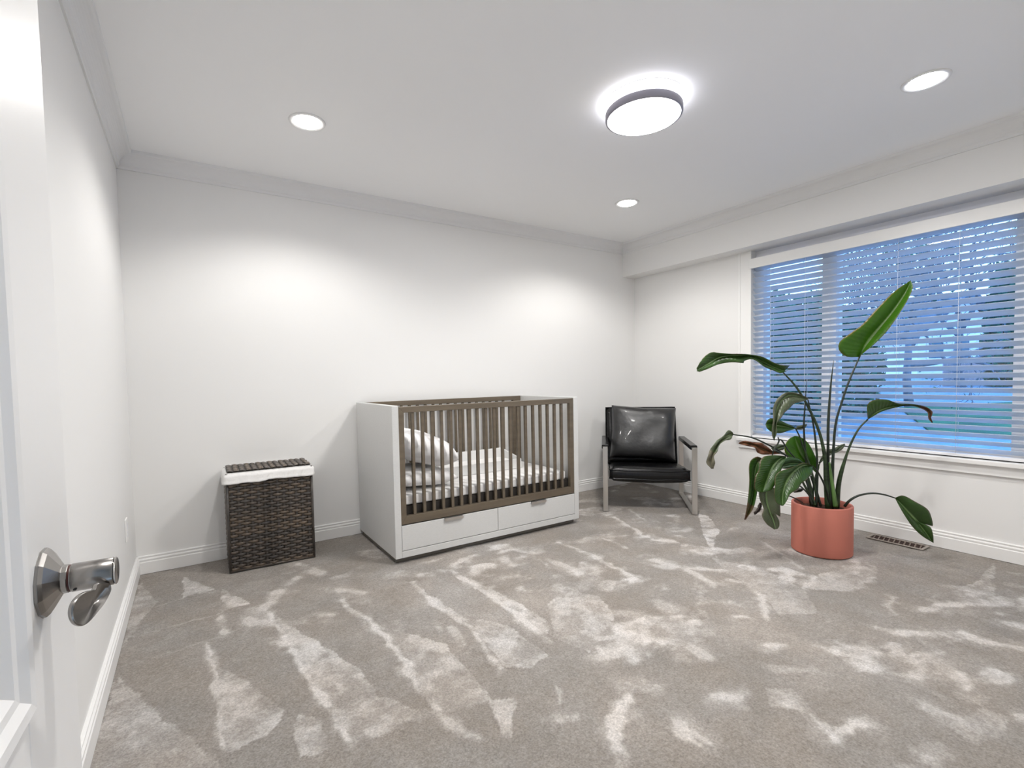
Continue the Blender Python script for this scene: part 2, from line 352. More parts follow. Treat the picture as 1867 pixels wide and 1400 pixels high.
r4 = n.nodes.new('ShaderNodeValToRGB'); r4.color_ramp.elements[0].position = .38; r4.color_ramp.elements[0].color = (.975, .99, 1, 1); r4.color_ramp.elements[1].position = .62; r4.color_ramp.elements[1].color = (1, .98, .955, 1)
n.links.new(n4.outputs[0], r4.inputs[0]); ml_ = n.nodes.new('ShaderNodeVectorMath'); ml_.operation = 'MULTIPLY'; n.links.new(hs.outputs[0], ml_.inputs[0]); n.links.new(r4.outputs[0], ml_.inputs[1]); n.links.new(ml_.outputs[0], b.inputs['Base Color'])
bp = n.nodes.new('ShaderNodeBump'); bp.inputs['Strength'].default_value = .6; bp.inputs['Distance'].default_value = .006
n.links.new(n1.outputs[0], bp.inputs['Height']); n.links.new(bp.outputs[0], b.inputs['Normal'])
me.materials.append(CARPET)
fo = bpy.data.objects.new('floor', me); C.objects.link(fo); struct(fo, 'taupe grey plush carpet with pale vacuum streaks', 'floor')

# ------------------------------------------------------------------ window, casing, sill
m_ = MB(); YC = WY1+.105
m_.box(W-.014, W+.001, WY1, YC, WZ0-.03, HB).box(W-.014, W+.001, WY0-.105, WY0, WZ0-.03, HB)
m_.box(W-.02, W, YC-.016, YC+.002, WZ0-.03, HB)
struct(m_.build('trim_5', TRIM, bevel=.002), 'flat white casing boards around the window', 'trim')
m_ = MB(); m_.box(W-.045, W+.09, WY0-.12, YC+.01, WZ0-.028, WZ0)
sill = struct(m_.build('trim_6', TRIM, bevel=.004), 'white window sill board with an apron under it', 'trim')
MB().box(W-.018, W+.001, WY0-.105, YC, WZ0-.088, WZ0-.028).build('apron', TRIM, sill, bevel=.003)
win = struct(empty('window_1', (W+.10, (WY0+WY1)/2, WZ0)), 'wide white framed window with three panes looking on the garden', 'window')
def wchild(o):
    o.parent = win; o.matrix_parent_inverse = Matrix.Translation(win.location).inverted(); return o
XG = W+.10
ym = [(-1.31, -1.745), (-1.84, -2.745), (-2.84, -3.20)]
m_ = MB()
m_.box(W+.06, W+T, WY0, WY1, WZ1-.085, WZ1).box(W+.06, W+T, WY0, WY1, WZ0, WZ0+.035)  # head member made taller to keep sky light off the bulkhead
for a, b_ in ((WY1, -1.31), (-1.745, -1.84), (-2.745, -2.84), (-3.20, WY0)): m_.box(W+.06, W+T, b_, a, WZ0+.035, WZ1-.085)
m_.box(W+.055, W+.06, -1.80, -1.79, WZ0+.03, WZ1-.085)
wchild(m_.build('window_frame', FRAMEW, bevel=.004))
GLASS = bpy.data.materials.new('window_glass'); GLASS.use_nodes = True; n = GLASS.node_tree; n.nodes.clear()
o_ = n.nodes.new('ShaderNodeOutputMaterial'); tr = n.nodes.new('ShaderNodeBsdfTransparent'); gl = n.nodes.new('ShaderNodeBsdfGlossy'); gl.inputs['Roughness'].default_value = .01
fr = n.nodes.new('ShaderNodeFresnel'); fr.inputs[0].default_value = 1.5; mx = n.nodes.new('ShaderNodeMixShader')
tr.inputs[0].default_value = (.94, .97, 1, 1)
n.links.new(fr.outputs[0], mx.inputs[0]); n.links.new(tr.outputs[0], mx.inputs[1]); n.links.new(gl.outputs[0], mx.inputs[2]); n.links.new(mx.outputs[0], o_.inputs[0])
for a, b_ in ym:
    wchild(MB().box(XG, XG+.006, b_-.005, a+.005, WZ0+.03, WZ1-.08).build('pane', GLASS))

# venetian blind
bl = tag(empty('window_blind', (W+.02, (WY0+WY1)/2, WZ0)), 'white venetian blind with tilted slats hanging across the window', 'blind')
def bchild(o): o.parent = bl; o.matrix_parent_inverse = Matrix.Translation(bl.location).inverted(); return o
BY0, BY1 = WY0+.008, WY1-.008
bchild(MB().box(W-.024, W-.012, BY0-.015, BY1+.022, 1.972, 2.052).box(W-.012, W+.03, BY1+.010, BY1+.022, 1.972, 2.052).build('valance', TRIM, bevel=.003))
bchild(box('headrail', (W-.008, W+.056, BY0, BY1, 1.995, 2.045), BLIND))  # carried back towards the frame to close off sky light
bchild(box('bottom_rail', (W-.005, W+.045, BY0, BY1, WZ0+.006, WZ0+.024), FRAMEW, bevel=.003))
SW, TILT, NSL = .05, math.radians(35), 31
prof = []
for k in range(7):
    u = -SW/2+SW*k/6; prof.append((u, .0022*(1-(2*u/SW)**2)))
prof2 = prof+[(u, z-.0026) for u, z in prof[::-1]]
ms = MB(); ms.prism(prof2, 'y', BY0-(BY0+BY1)/2, BY1-(BY0+BY1)/2)
slat = ms.build('slat', BLIND)
z0, z1 = WZ0+.052, 1.972
for k in range(NSL):
    s_ = slat if k == 0 else copy_obj(slat)
    s_.parent = bl
    s_.location = (0, 0, z0+(z1-z0)*k/(NSL-1)-WZ0)
    s_.rotation_euler = (0, TILT+random.uniform(-.012, .012), 0)
for yy in (-1.40, -1.655, -2.22, -2.52, -3.0):
    mc = MB()
    for dx in (-.021, .021): mc.tube([(W+.02+dx, yy, WZ0+.02), (W+.02+dx, yy, 2.0)], .0011, 5)
    bchild(mc.build('ladder_cord', FRAMEW))

# ------------------------------------------------------------------ the open door
dd = np.array([0.038, 0.9993]); P0 = np.array([.1909, -2.9355, .9385]); dn = np.array([dd[1], -dd[0]])   # dn: room side
door = struct(empty('door_1', (P0[0]+dd[0]*.089, P0[1]+dd[1]*.089, 0.0), math.atan2(dd[1], dd[0])), 'white panelled door standing open against the left wall', 'door')
# local frame: +x towards the latch edge (0 = edge), y>0 towards the wall, room face at y=0 -> local y up is left of dd
DW, DT = .775, .035
m_ = MB(); st, zr = .137, .862
def frame_(m, x0, x1, z0_, z1_): pass
m_.box(-.146, 0, 0, DT, .012, 2.03).box(-DW, -DW+.139, 0, DT, .012, 2.03)
for a, b_ in ((.012, .22), (  .70, .853), (1.88, 2.03)): m_.box(-DW+.139, -.146, 0, DT, a, b_)
leaf = m_.build('door_slab', DOORP, door, bevel=.0015)
for (a, b_) in ((.22, .70), (.853, 1.88)):
    x0, x1 = -DW+.139, -.146
    # moulded frame: stepped ogee ring (outer lip proud, falling to the field)
    prof = [(0, -.004), (.006, -.007), (.014, -.006), (.02, -.001), (.026, .0), (.032, .006), (.038, .008), (.04, .012)]
    mm = MB(); vs = []; fs = []
    for off, yy in prof:
        vs += [(x0+off, yy, a+off), (x1-off, yy, a+off), (x1-off, yy, b_-off), (x0+off, yy, b_-off)]
    for i in range(len(prof)-1):
        for k in range(4): fs.append((i*4+k, i*4+(k+1) % 4, (i+1)*4+(k+1) % 4, (i+1)*4+k))
    mm.add(vs, fs); mm.build('panel_moulding', DOORP, door)
    mm = MB(); mm.box(x0+.038, x1-.038, .012, DT-.006, a+.038, b_-.038); mm.build('door_panel', DOORP, door, bevel=.002)
# lever handle
hd = empty('door_handle', (-.089, 0, P0[2]), 0, door); hd['label'] = 'satin nickel lever handle'
m_ = MB(); prof = [(.0300, 0), (.0300, .0022), (.0275, .0050), (.0140, .0125), (.0125, .0132), (.0125, .0170), (.0120, .0174)]
ro = MB(); n_ = 12; vs = []; fs = []
for r, h_ in prof:
    for k in range(n_): vs.append((r*math.cos(2*PI*(k+.5)/n_), -h_, r*math.sin(2*PI*(k+.5)/n_)))
for i in range(len(prof)-1):
    for k in range(n_): fs.append((i*n_+k, i*n_+(k+1) % n_, (i+1)*n_+(k+1) % n_, (i+1)*n_+k))
fs.append(tuple(range(n_))); fs.append(tuple(range((len(prof)-1)*n_, len(prof)*n_)))
ro.add(vs, fs); ro.build('rose', NICKEL, hd, bevel=.0028, seg=4)
def ycyl(r0, a, b_, n_=40, ch=.0008, sx=1, sz=1):
    m = MB(); vs = []; fs = []; pr = [(r0-ch, a), (r0, a+ch), (r0, b_-ch), (r0-ch, b_)]
    for r, h_ in pr:
        for k in range(n_): vs.append((r*sx*math.cos(2*PI*k/n_), -h_, r*sz*math.sin(2*PI*k/n_)))
    for i in range(3):
        for k in range(n_): fs.append((i*n_+k, i*n_+(k+1) % n_, (i+1)*n_+(k+1) % n_, (i+1)*n_+k))
    fs.append(tuple(range(n_))); fs.append(tuple(range(3*n_, 4*n_)))
    m.add(vs, fs, True); return m
ycyl(.0120, .017, .0190).build('gasket', mat('brown_rubber', (.08, .02, .015), .5), hd)
ycyl(.0125, .0188, .0500, sz=1.0).build('neck', NICKEL, hd)
for px_, py_ in ((125, 1062), (175, 1063)): pass
# blade: outline seen in the photograph carried onto a plane that turns back towards the hinges
Z2 = lambda X, Y: (50+X/7.78, 980+Y/7.78)
ol = [(1150, 640), (1165, 690), (1168, 735), (1150, 790), (1080, 920), (980, 1050), (880, 1170), (800, 1238), (735, 1258), (660, 1230), (610, 1150), (597, 1050), (622, 950), (680, 862), (760, 795), (860, 755), (935, 740), (958, 690), (972, 650), (1060, 640)]
pl0 = P0+np.append(dn*.0500, 0); pdir = np.append(-dd*.94-dn*.34, 0); pn = np.cross(pdir, [0, 0, 1]); pn /= np.linalg.norm(pn)
if pn[:2]@dn < 0: pn = -pn
pts = []
for X, Y in ol:
    px_, py_ = Z2(X, Y); d = FW+RT*(px_-PX0)/F_PX-UP*(py_-PY0)/F_PX
    t = ((pl0-CAM)@pn)/(d@pn); pts.append(CAM+d*t)
pts = spline([tuple(p) for p in pts]+[tuple(pts[0])], 61)[:-1]; nb = len(pts)
ctr = pts.mean(0)
loc0 = np.array([door.location.x, door.location.y, 0]); dn3 = np.append(dn, 0); dd3 = np.append(dd, 0)
def tolocal(p):
    q = p-loc0; return (q@dd3+.089, -(q@dn3), p[2]-P0[2])
rings = [(.95, .0018), (.985, .0015), (1.0, .0007), (1.0, -.0007), (.985, -.0015), (.95, -.0018)]
vs = []; fs = []
for sc_, off in rings:
    for p in pts: vs.append(tolocal(ctr+(p-ctr)*sc_+pn*off))
for i in range(len(rings)-1):
    for k in range(nb): fs.append((i*nb+k, i*nb+(k+1) % nb, (i+1)*nb+(k+1) % nb, (i+1)*nb+k))
fs.append(tuple(range(nb))); fs.append(tuple(range(5*nb, 6*nb)))
lv = MB(); lv.add(vs, fs, True)
lv.build('lever', NICKEL, hd)
ycyl(.0125, .0502, .0518).build('end_cap', NICKEL, hd)
sc1 = MB(); sc1.lathe([(0, -.0004), (.0013, -.0004), (.0013, .0004), (0, .0004)], n=12)
s1 = sc1.build('screw_hole', BLACKP, hd); s1.location = (-.0098, -.0225, -.0082); s1.rotation_euler = (0, -math.radians(130), 0)
for zz in (.25, 1.05, 1.8): MB().tube([(-DW-.004, -.004, zz-.045), (-DW-.004, -.004, zz+.045)], .006, 12).build('hinge', NICKEL, door)
# door frame in the entrance wall
m_ = MB(); m_.box(DX0-.07, DX0, YF-.01, YF+.018, 0, DZ+.07).box(DX1, DX1+.07, YF-.01, YF+.018, 0, DZ+.07).box(DX0-.07, DX1+.07, YF-.01, YF+.018, DZ, DZ+.07)
struct(m_.build('trim_7', TRIM, bevel=.003), 'white casing around the doorway', 'trim')

# wall outlet
ot = tag(empty('wall_outlet', (0, -.435, .32)), 'small white outlet plate low on the left wall near the corner', 'outlet')
box('cover_plate', (0, .007, -.035, .035, 0, .115), TRIM, ot, .003)
for zz in (.022, .064): box('socket', (.007, .0085, -.016, .016, zz, zz+.028), FRAMEW, ot, .0005)

# ------------------------------------------------------------------ lamps
LENS = emit('lamp_lens', (1, .99, .97), 24); DIFF = emit('lamp_diffuser', (.97, .97, 1), 9); GLOW = emit('lamp_glow_ring', (.92, .92, 1), 8)
GREYRING = mat('lamp_grey_ring', (.30, .29, .34), .4)
nm = ['round recessed ceiling light on the left, nearest the back left corner', 'small recessed ceiling light nearest the far right corner', 'recessed ceiling light at the right, above the window side', 'recessed ceiling light above the open door']
def downlight(x, y, lab):
    t = tag(empty('recessed_light', (x, y, H)), lab, 'ceiling light', 'recessed ceiling lights')
    MB().lathe([(.066, -.001), (.080, -.006), (.088, -.004), (.090, 0)], n=40).build('trim_ring', TRIM, t)
    MB().lathe([(0, -.016), (.03, -.0145), (.055, -.010), (.066, -.003), (.067, 0)][::-1], n=40).build('lens', LENS, t)
    l = bpy.data.lights.new('beam', 'SPOT'); l.energy = SPOT_W; l.color = (1, .975, .94); l.spot_size = math.radians(SPOT_SIZE); l.spot_blend = SPOT_BLEND; l.shadow_soft_size = .03
    o = bpy.data.objects.new('lamp_beam', l); C.objects.link(o); o.parent = t; o.location = (0, 0, -.03)
for (x, y), lab in zip(DOWNLIGHTS, nm): downlight(x, y, lab)
fx = tag(empty('flush_ceiling_lamp', (MAIN_XY[0], MAIN_XY[1], H)), 'large round flush lamp glowing in the middle of the ceiling', 'ceiling lamp')
MB().lathe([(.120, -.045), (.120, 0)], n=80).build('base_plate', TRIM, fx)
rg = MB(); pr_ = [(.1825, 0), (.1825, -.0022), (.1860, -.0022), (.1860, 0)]; vs = []; fs = []
for r, z in pr_:
    for k in range(80): vs.append((r*math.cos(2*PI*k/80), r*math.sin(2*PI*k/80), z))
for i in range(3):
    for k in range(80): fs.append((i*80+k, i*80+(k+1) % 80, (i+1)*80+(k+1) % 80, (i+1)*80+k))
rg.add(vs, fs).build('ceiling_ring', TRIM, fx)
gr_ = MB(); vs = []; fs = []
for r, z in [(.118, -.0385), (.172, -.0385), (.176, -.041)]:
    for k in range(80): vs.append((r*math.cos(2*PI*k/80), r*math.sin(2*PI*k/80), z))
for i in range(2):
    for k in range(80): fs.append((i*80+k, i*80+(k+1) % 80, (i+1)*80+(k+1) % 80, (i+1)*80+k))
gr_.add(vs, fs, True).build('glow_ring', GLOW, fx)
MB().lathe([(.172, -.078), (.1795, -.077), (.1805, -.074), (.1805, -.046), (.178, -.042), (.12, -.041)], n=80).build('body_ring', GREYRING, fx)
MB().lathe([(0, -.080), (.15, -.080), (.170, -.079), (.174, -.074), (.17, -.06)][::-1], n=80).build('diffuser', DIFF, fx)
l = bpy.data.lights.new('main', 'AREA'); l.shape = 'DISK'; l.size = .33; l.energy = MAIN_W; l.color = (1, .98, .95)
o = bpy.data.objects.new('lamp_glow', l); C.objects.link(o); o.parent = fx; o.location = (0, 0, -.084)

# ------------------------------------------------------------------ crib
CX0, CX1, CY0, CY1, CZ = 1.316, 2.786, -.748, -.022, .960
crib = tag(empty('crib', ((CX0+CX1)/2, (CY0+CY1)/2, 0)), 'white crib with bronze slatted frames and two drawers against the back wall', 'crib')
def cc(o): o.parent = crib; o.matrix_parent_inverse = Matrix.Translation(crib.location).inverted(); return o
PT = .042
cc(box('plinth', (CX0+.012, CX1-.03, CY0+.03, CY1-.02, 0, .032), mat('plinth_bronze', (.13, .12, .105), .5), bevel=.001))
for a, b_ in ((CX0, CX0+PT), (CX1-PT, CX1)): cc(box('end_panel', (a, b_, CY0, CY1, .03, CZ), CRIBW, bevel=.0025))
XI0, XI1 = CX0+PT, CX1-PT
cc(box('bottom_rail', (XI0, XI1, CY0, CY0+.03, .03, .070), CRIBW, bevel=.002))
cc(box('back_panel', (XI0, XI1, CY1-.022, CY1, .03, .26), CRIBW, bevel=.002))
XM = 2.052
for a, b_ in ((XI0+.002, XM-.002), (XM+.002, XI1-.002)):
    d = cc(box('drawer', (a, b_, CY0+.001, CY0+.022, .074, .226), CRIBW, bevel=.0012))
    c_ = a+(b_-a)*.50; c_ = 1.712 if a < 2 else 2.398
    hh = box('pull_tab', (c_-.066, c_+.066, CY0-.012, CY0+.004, .2215, .2275), STEEL, bevel=.001)
    hh.parent = d; h2 = box('pull_lip', (c_-.066, c_+.066, CY0-.0125, CY0-.009, .2095, .2275), STEEL, bevel=.001); h2.parent = d
cc(box('drawer_box', (XI0+.01, XI1-.01, CY0+.025, CY1-.03, .08, .215), SHADEB))
# slatted frames front and back
def slat_frame(nm_, y0, y1, zb, zt, RR=.036):
    t = cc(empty(nm_, (0, 0, 0))); 
    m = MB(); R = .036; E = .050
    x0, x1 = XI0, XI1
    for q in range(4):   # mitred members
        pass
    o_ = [(x0, zb), (x1, zb), (x1, zt), (x0, zt)]; i_ = [(x0+R, zb+E), (x1-RR, zb+E), (x1-RR, zt-R), (x0+R, zt-R)]
    for k in range(4):
        k2 = (k+1) % 4; g = .0006
        MB().prism([o_[k], o_[k2], i_[k2], i_[k]], 'y', y0, y1).build('rail' if k in (0, 2) else 'stile', CRIBB, t, bevel=.0015)
    for k in range(19 if RR < .05 else 18):
        xs = 1.454+(2.639-1.454)*k/18
        s = 'slat'
        if k == 0: first = MB().box(-.0095, .0095, y0+.008, y1-.002, zb+E, zt-R).build('slat', CRIBB, t, bevel=.002); first.location.x = xs
        else: q = copy_obj(first, t); q.location.x = xs
    return t
slat_frame('front_frame', CY0+.004, CY0+.034, .233, .952)
slat_frame('back_frame', CY1-.034, CY1-.004, .233, .958, .078)
cc(box('support_board', (XI0+.004, XI1-.004, CY0+.04, CY1-.036, .225, .335), SHADEB))  # block for the mattress support, its black is painted interior shadow
# mattress
mm_ = MB().box(XI0+.006, XI1-.05, CY0+.045, CY1-.045, .338, .400).build('crib_mattress', LINEN, bevel=.012, seg=4)
tag(mm_, 'thin white mattress with a fitted sheet inside the crib', 'mattress')
# pillows
def pillow(name, cx, cy, cz, lx, ly, th, rot, mat_, pinch=.12, seed=1, nn=26):
    m = MB(); rr = np.random.RandomState(seed); vs = []; fs = []
    for sgn in (1, -1):
        base = len(vs)
        for i in range(nn+1):
            for j in range(nn+1):
                u = -1+2*i/nn; v = -1+2*j/nn
                prof_ = max(0, (1-u**4))**.55*max(0, (1-v**4))**.55
                k = 1-pinch*(u*u*v*v); ex = 1-.05*(1-abs(u)**2)*v*v; ey = 1-.05*(1-abs(v)**2)*u*u
                z = sgn*th/2*prof_*(1+.06*math.sin(5*u+seed)*math.cos(4*v+seed*2))
                vs.append((u*lx/2*(1-.06*(1-u*u)*0)*(1-.07*(1-v*v)*0+0)*(1-.05*(1-abs(v))*abs(u)), v*ly/2*(1-.05*(1-abs(u))*abs(v)), z))
        for i in range(nn):
            for j in range(nn):
                a = base+i*(nn+1)+j; q = (a, a+nn+1, a+nn+2, a+1); fs.append(q if sgn > 0 else q[::-1])
    m.add(vs, fs, True); o = m.build(name, mat_)
    w_ = o.modifiers.new('weld', 'WELD'); w_.merge_threshold = .0006
    o.location = (cx, cy, cz); o.rotation_euler = rot; return o
def lower_pillow():
    o = pillow('pillow', 1.583, -.42, .468, .42, .50, .115, (.0, math.radians(3), .04), PILLOW, seed=3)
    tag(o, 'lower white pillow lying flat on the crib mattress', 'pillow', 'pillows in the crib')
lower_pillow()
o = pillow('pillow', 1.592, -.42, .662, .44, .54, .20, (.0, math.radians(21), .03), PILLOW, seed=5)
tag(o, 'plump upper white pillow leaning on the left end of the crib', 'pillow', 'pillows in the crib')
# changing tray at the back of the crib
TRAY = mat('tray_white', (.74, .74, .73), .6)
ty0, ty1, tx0, tx1, tz = -.40, -.11, 1.80, 2.50, .402
tr_ = tag(empty('changing_tray', ((tx0+tx1)/2, (ty0+ty1)/2, tz)), 'white open tray with a raised back standing on the crib mattress', 'tray')
def tcc(o): o.parent = tr_; o.matrix_parent_inverse = Matrix.Translation(tr_.location).inverted(); return o
tcc(box('base', (tx0+.012, tx1-.012, ty0+.012, ty1-.012, tz, tz+.055), LINEN, bevel=.006))
tcc(box('front_panel', (tx0, tx1, ty0, ty0+.012, tz, tz+.075), TRAY, bevel=.002))
tcc(box('back_panel', (tx0, tx1, ty1-.012, ty1, tz, tz+.13), TRAY, bevel=.002))
for a in (tx0, tx1-.012):
    tcc(MB().prism([(ty0+.012, tz), (ty1-.012, tz), (ty1-.012, tz+.13), (ty0+.012, tz+.078)], 'x', a, a+.012).build('side_panel', TRAY, bevel=.002))

# ------------------------------------------------------------------ wicker hamper
hx0, hx1, hy0, hy1, hz = .468, .938, -.312, -.030, .586
ham = tag(empty('laundry_hamper', ((hx0+hx1)/2, (hy0+hy1)/2, 0)), 'dark woven wicker laundry hamper with a white cloth liner', 'hamper')
def hcc(o): o.parent = ham; return o
hcx, hcy = (hx0+hx1)/2, (hy0+hy1)/2
hw, hd_ = (hx1-hx0)/2, (hy1-hy0)/2
def wick(name, c):
    return mat(name, c, .34, var=((9, 9, 14), .45, 3), bump=(120, .3, .002))
WK = [wick('wicker_a', (.080, .064, .052)), wick('wicker_b', (.110, .084, .062)), wick('wicker_c', (.062, .054, .048))]
nf, ns_ = 13, 7      # cells on the front and on the side
xs_ = np.linspace(-hw+.006, hw-.006, nf+1); ys_ = np.linspace(-hd_+.006, hd_-.006, ns_+1)
per = []       # cell centres round the perimeter: (x,y,nx,ny)
for i in range(nf): per.append(((xs_[i]+xs_[i+1])/2, -hd_, 0, -1, (xs_[i+1]-xs_[i])))
for i in range(ns_): per.append((hw, (ys_[i]+ys_[i+1])/2, 1, 0, (ys_[i+1]-ys_[i])))
for i in range(nf): per.append(((xs_[nf-i]+xs_[nf-i-1])/2, hd_, 0, 1, (xs_[1]-xs_[0])))
for i in range(ns_): per.append((-hw, (ys_[ns_-i]+ys_[ns_-i-1])/2, -1, 0, (ys_[1]-ys_[0])))
def strand(phase):
    m = MB(); ring = []
    for c, (x, y, nx_, ny_, wd) in enumerate(per):
        s = 1 if (c+phase) % 2 == 0 else -1
        tx, ty = -ny_, nx_
        for u, k in ((-.46, 0), (-.3, .75), (0, 1), (.3, .75), (.46, 0)):
            off = (s*k*.0085 if s > 0 else -k*.006)-.001
            ring.append((x+tx*u*wd+nx_*off, y+ty*u*wd+ny_*off, nx_, ny_))
    n_ = len(ring); vs = []; fs = []; hh_ = .0084
    for x, y, nx_, ny_ in ring:
        vs += [(x+nx_*.0012, y+ny_*.0012, -hh_*.75), (x+nx_*.0026, y+ny_*.0026, 0), (x+nx_*.0012, y+ny_*.0012, hh_*.75), (x-nx_*.0012, y-ny_*.0012, hh_), (x-nx_*.0012, y-ny_*.0012, -hh_)]
    for i in range(n_):
        j = (i+1) % n_
        for k in range(5): fs.append((i*5+k, j*5+k, j*5+(k+1) % 5, i*5+(k+1) % 5))
    return m.add(vs, fs, True)
NR = 33; protos = {}
for r in range(NR):
    z = .018+(hz-.040-.018)*r/(NR-1); key = (r % 2, random.randrange(3))
    if key not in protos:
        protos[key] = strand(key[0]).build('wicker_strand', WK[key[1]], ham); q = protos[key]
    else: q = copy_obj(protos[key], ham)
    q.location = (0, 0, z)
stk = None
for c, (x, y, nx_, ny_, wd) in enumerate(per):
    if stk is None:
        stk = MB().box(-.006, .006, -.0016, .0016, .006, hz-.02).build('wicker_stake', WK[2], ham)
        q = stk
    else: q = copy_obj(stk, ham)
    q.location = (x-nx_*.002, y-ny_*.002, 0); q.rotation_euler[2] = math.atan2(nx_, -ny_)
for sx in (-1, 1):
    for sy in (-1, 1): MB().tube([(sx*(hw-.001), sy*(hd_-.001), 0), (sx*(hw-.001), sy*(hd_-.001), hz)], .0075, 8).build('corner_post', WK[2], ham)
mi = MB().box(-hw+.006, hw-.006, -hd_+.006, hd_-.006, .004, hz-.03).build('dark_core', mat('dark_inside', (.012, .01, .009), .9), ham)  # near-black block filling the basket behind the weave
for zz in (.007, hz-.03):
    mr_ = MB(); lp = [(-hw, -hd_, zz), (hw, -hd_, zz), (hw, hd_, zz), (-hw, hd_, zz), (-hw, -hd_, zz)]
    for i in range(4): mr_.tube([lp[i], lp[i+1]], .0065, 8)
    mr_.build('rim_band', WK[0], ham)
# liner: cloth cuff folded over the rim
m = MB(); nn = 200; vs = []; fs = []; rows = 9
def rr_pt(t, ox):    # rounded rectangle, t in 0..1
    L = [2*hw, 2*hd_, 2*hw, 2*hd_]; s = t*sum(L); cs = [(-hw, -hd_), (hw, -hd_), (hw, hd_), (-hw, hd_)]; nrm = [(0, -1), (1, 0), (0, 1), (-1, 0)]
    for i in range(4):
        if s <= L[i] or i == 3:
            f = min(1, s/L[i]); a = cs[i]; b2 = cs[(i+1) % 4]; e = 1-abs(2*f-1); nx1, ny1 = nrm[i]
            # corner blending of the normal
            w1 = max(0, .5-f/.08*.5) if f < .08 else (max(0, .5-(1-f)/.08*.5) if f > .92 else 0)
            nb = nrm[i-1] if f < .5 else nrm[(i+1) % 4]
            n0 = np.array([nx1, ny1], float)*(1-w1)+np.array(nb)*w1; n0 /= np.linalg.norm(n0)*1.0
            return a[0]+(b2[0]-a[0])*f+n0[0]*ox, a[1]+(b2[1]-a[1])*f+n0[1]*ox
        s -= L[i]
for i in range(nn):
    t = i/nn
    for k in range(rows):
        f = k/(rows-1)
        zt = hz+.002; ht = .060+.003*math.sin(t*2*PI*3+1)+.002*math.sin(t*2*PI*11)
        z = zt-f*ht
        ox = -.006+.018*min(1, f*4)+.006*f+.0025*math.sin(t*2*PI*23+3*f)*f+.002*math.sin(t*2*PI*41+5*f)
        if f > .85: ox += .002
        x, y = rr_pt(t, ox); vs.append((x, y, z+.002*math.sin(t*2*PI*7)*f))
for i in range(nn):
    j = (i+1) % nn
    for k in range(rows-1): fs.append((i*rows+k, j*rows+k, j*rows+k+1, i*rows+k+1))
m.add(vs, fs, True); lo = m.build('cloth_liner', LINEN, ham); lo['label'] = 'white cloth cuff'
s_ = lo.modifiers.new('thick', 'SOLIDIFY'); s_.thickness = .003
# lid, woven
lid = empty('lid', (0, 0, hz+.004), 0, ham)
MB().box(-hw+.005, hw-.005, -hd_+.005, hd_-.02, -.006, .004).build('lid_board', WK[2], lid, bevel=.003)
first = None
for c in range(14):
    x = -hw+.018+(2*hw-.036)*c/13
    for ph in (0,):
        m = MB(); pts = []; vs = []; fs = []; N = 25
        for i in range(N):
            y = -hd_-.002+(2*hd_-.012)*i/(N-1); z = .009+.0045*math.sin(i/(N-1)*PI*6+(c % 2)*PI)
            vs += [(-.0160, y, z-.002), (0, y, z+.0015), (.0160, y, z-.002), (0, y, z-.004)]
        for i in range(N-1):
            for k in range(4): fs.append((i*4+k, (i+1)*4+k, (i+1)*4+(k+1) % 4, i*4+(k+1) % 4))
        if c < 2: 
            q = m.add(vs, fs, True).build('lid_strand', WK[c], lid)
            if c == 0: p0_ = q
            else: p1_ = q
        else: q = copy_obj(p0_ if c % 2 == 0 else p1_, lid)
        q.location = (x, 0, 0)
ham_rz = math.radians(-1.5); ham.rotation_euler[2] = ham_rz

# ------------------------------------------------------------------ lounge chair
FLp = np.array([3.165, -.651]); FRp = np.array([3.654, -1.138]); cx_, cy2 = (FLp+FRp)/2
ch = tag(empty('lounge_chair', (cx_, cy2, 0), math.radians(-44.9)), 'black leather lounge chair with a flat steel frame in the corner', 'armchair')
CW, CD, AH = .345, .70, .533
bw, bt = .040, .012
for sx in (-1, 1):
    f = MB(); x0, x1 = sx*CW-bw/2, sx*CW+bw/2
    o_ = [(0, 0), (CD, 0), (CD, AH), (0, AH)]; i_ = [(bt, bt), (CD-bt, bt), (CD-bt, AH-bt), (bt, AH-bt)]
    for k in range(4): f.prism([o_[k], o_[(k+1) % 4], i_[(k+1) % 4], i_[k]], 'x', x0, x1)
    f.build('side_frame', STEEL, ch, bevel=.002)
    MB().box(sx*CW-.028, sx*CW+.028, .045, CD-.03, AH-.022, AH+.014).build('arm_pad', LEATHER, ch, bevel=.008, seg=3)
m_ = MB()
for yy, zz in ((.22, .25), (.55, .25)): m_.box(-CW, CW, yy-.015, yy+.015, zz-.006, zz+.006)
m_.build('cross_bar', STEEL, ch, bevel=.001)
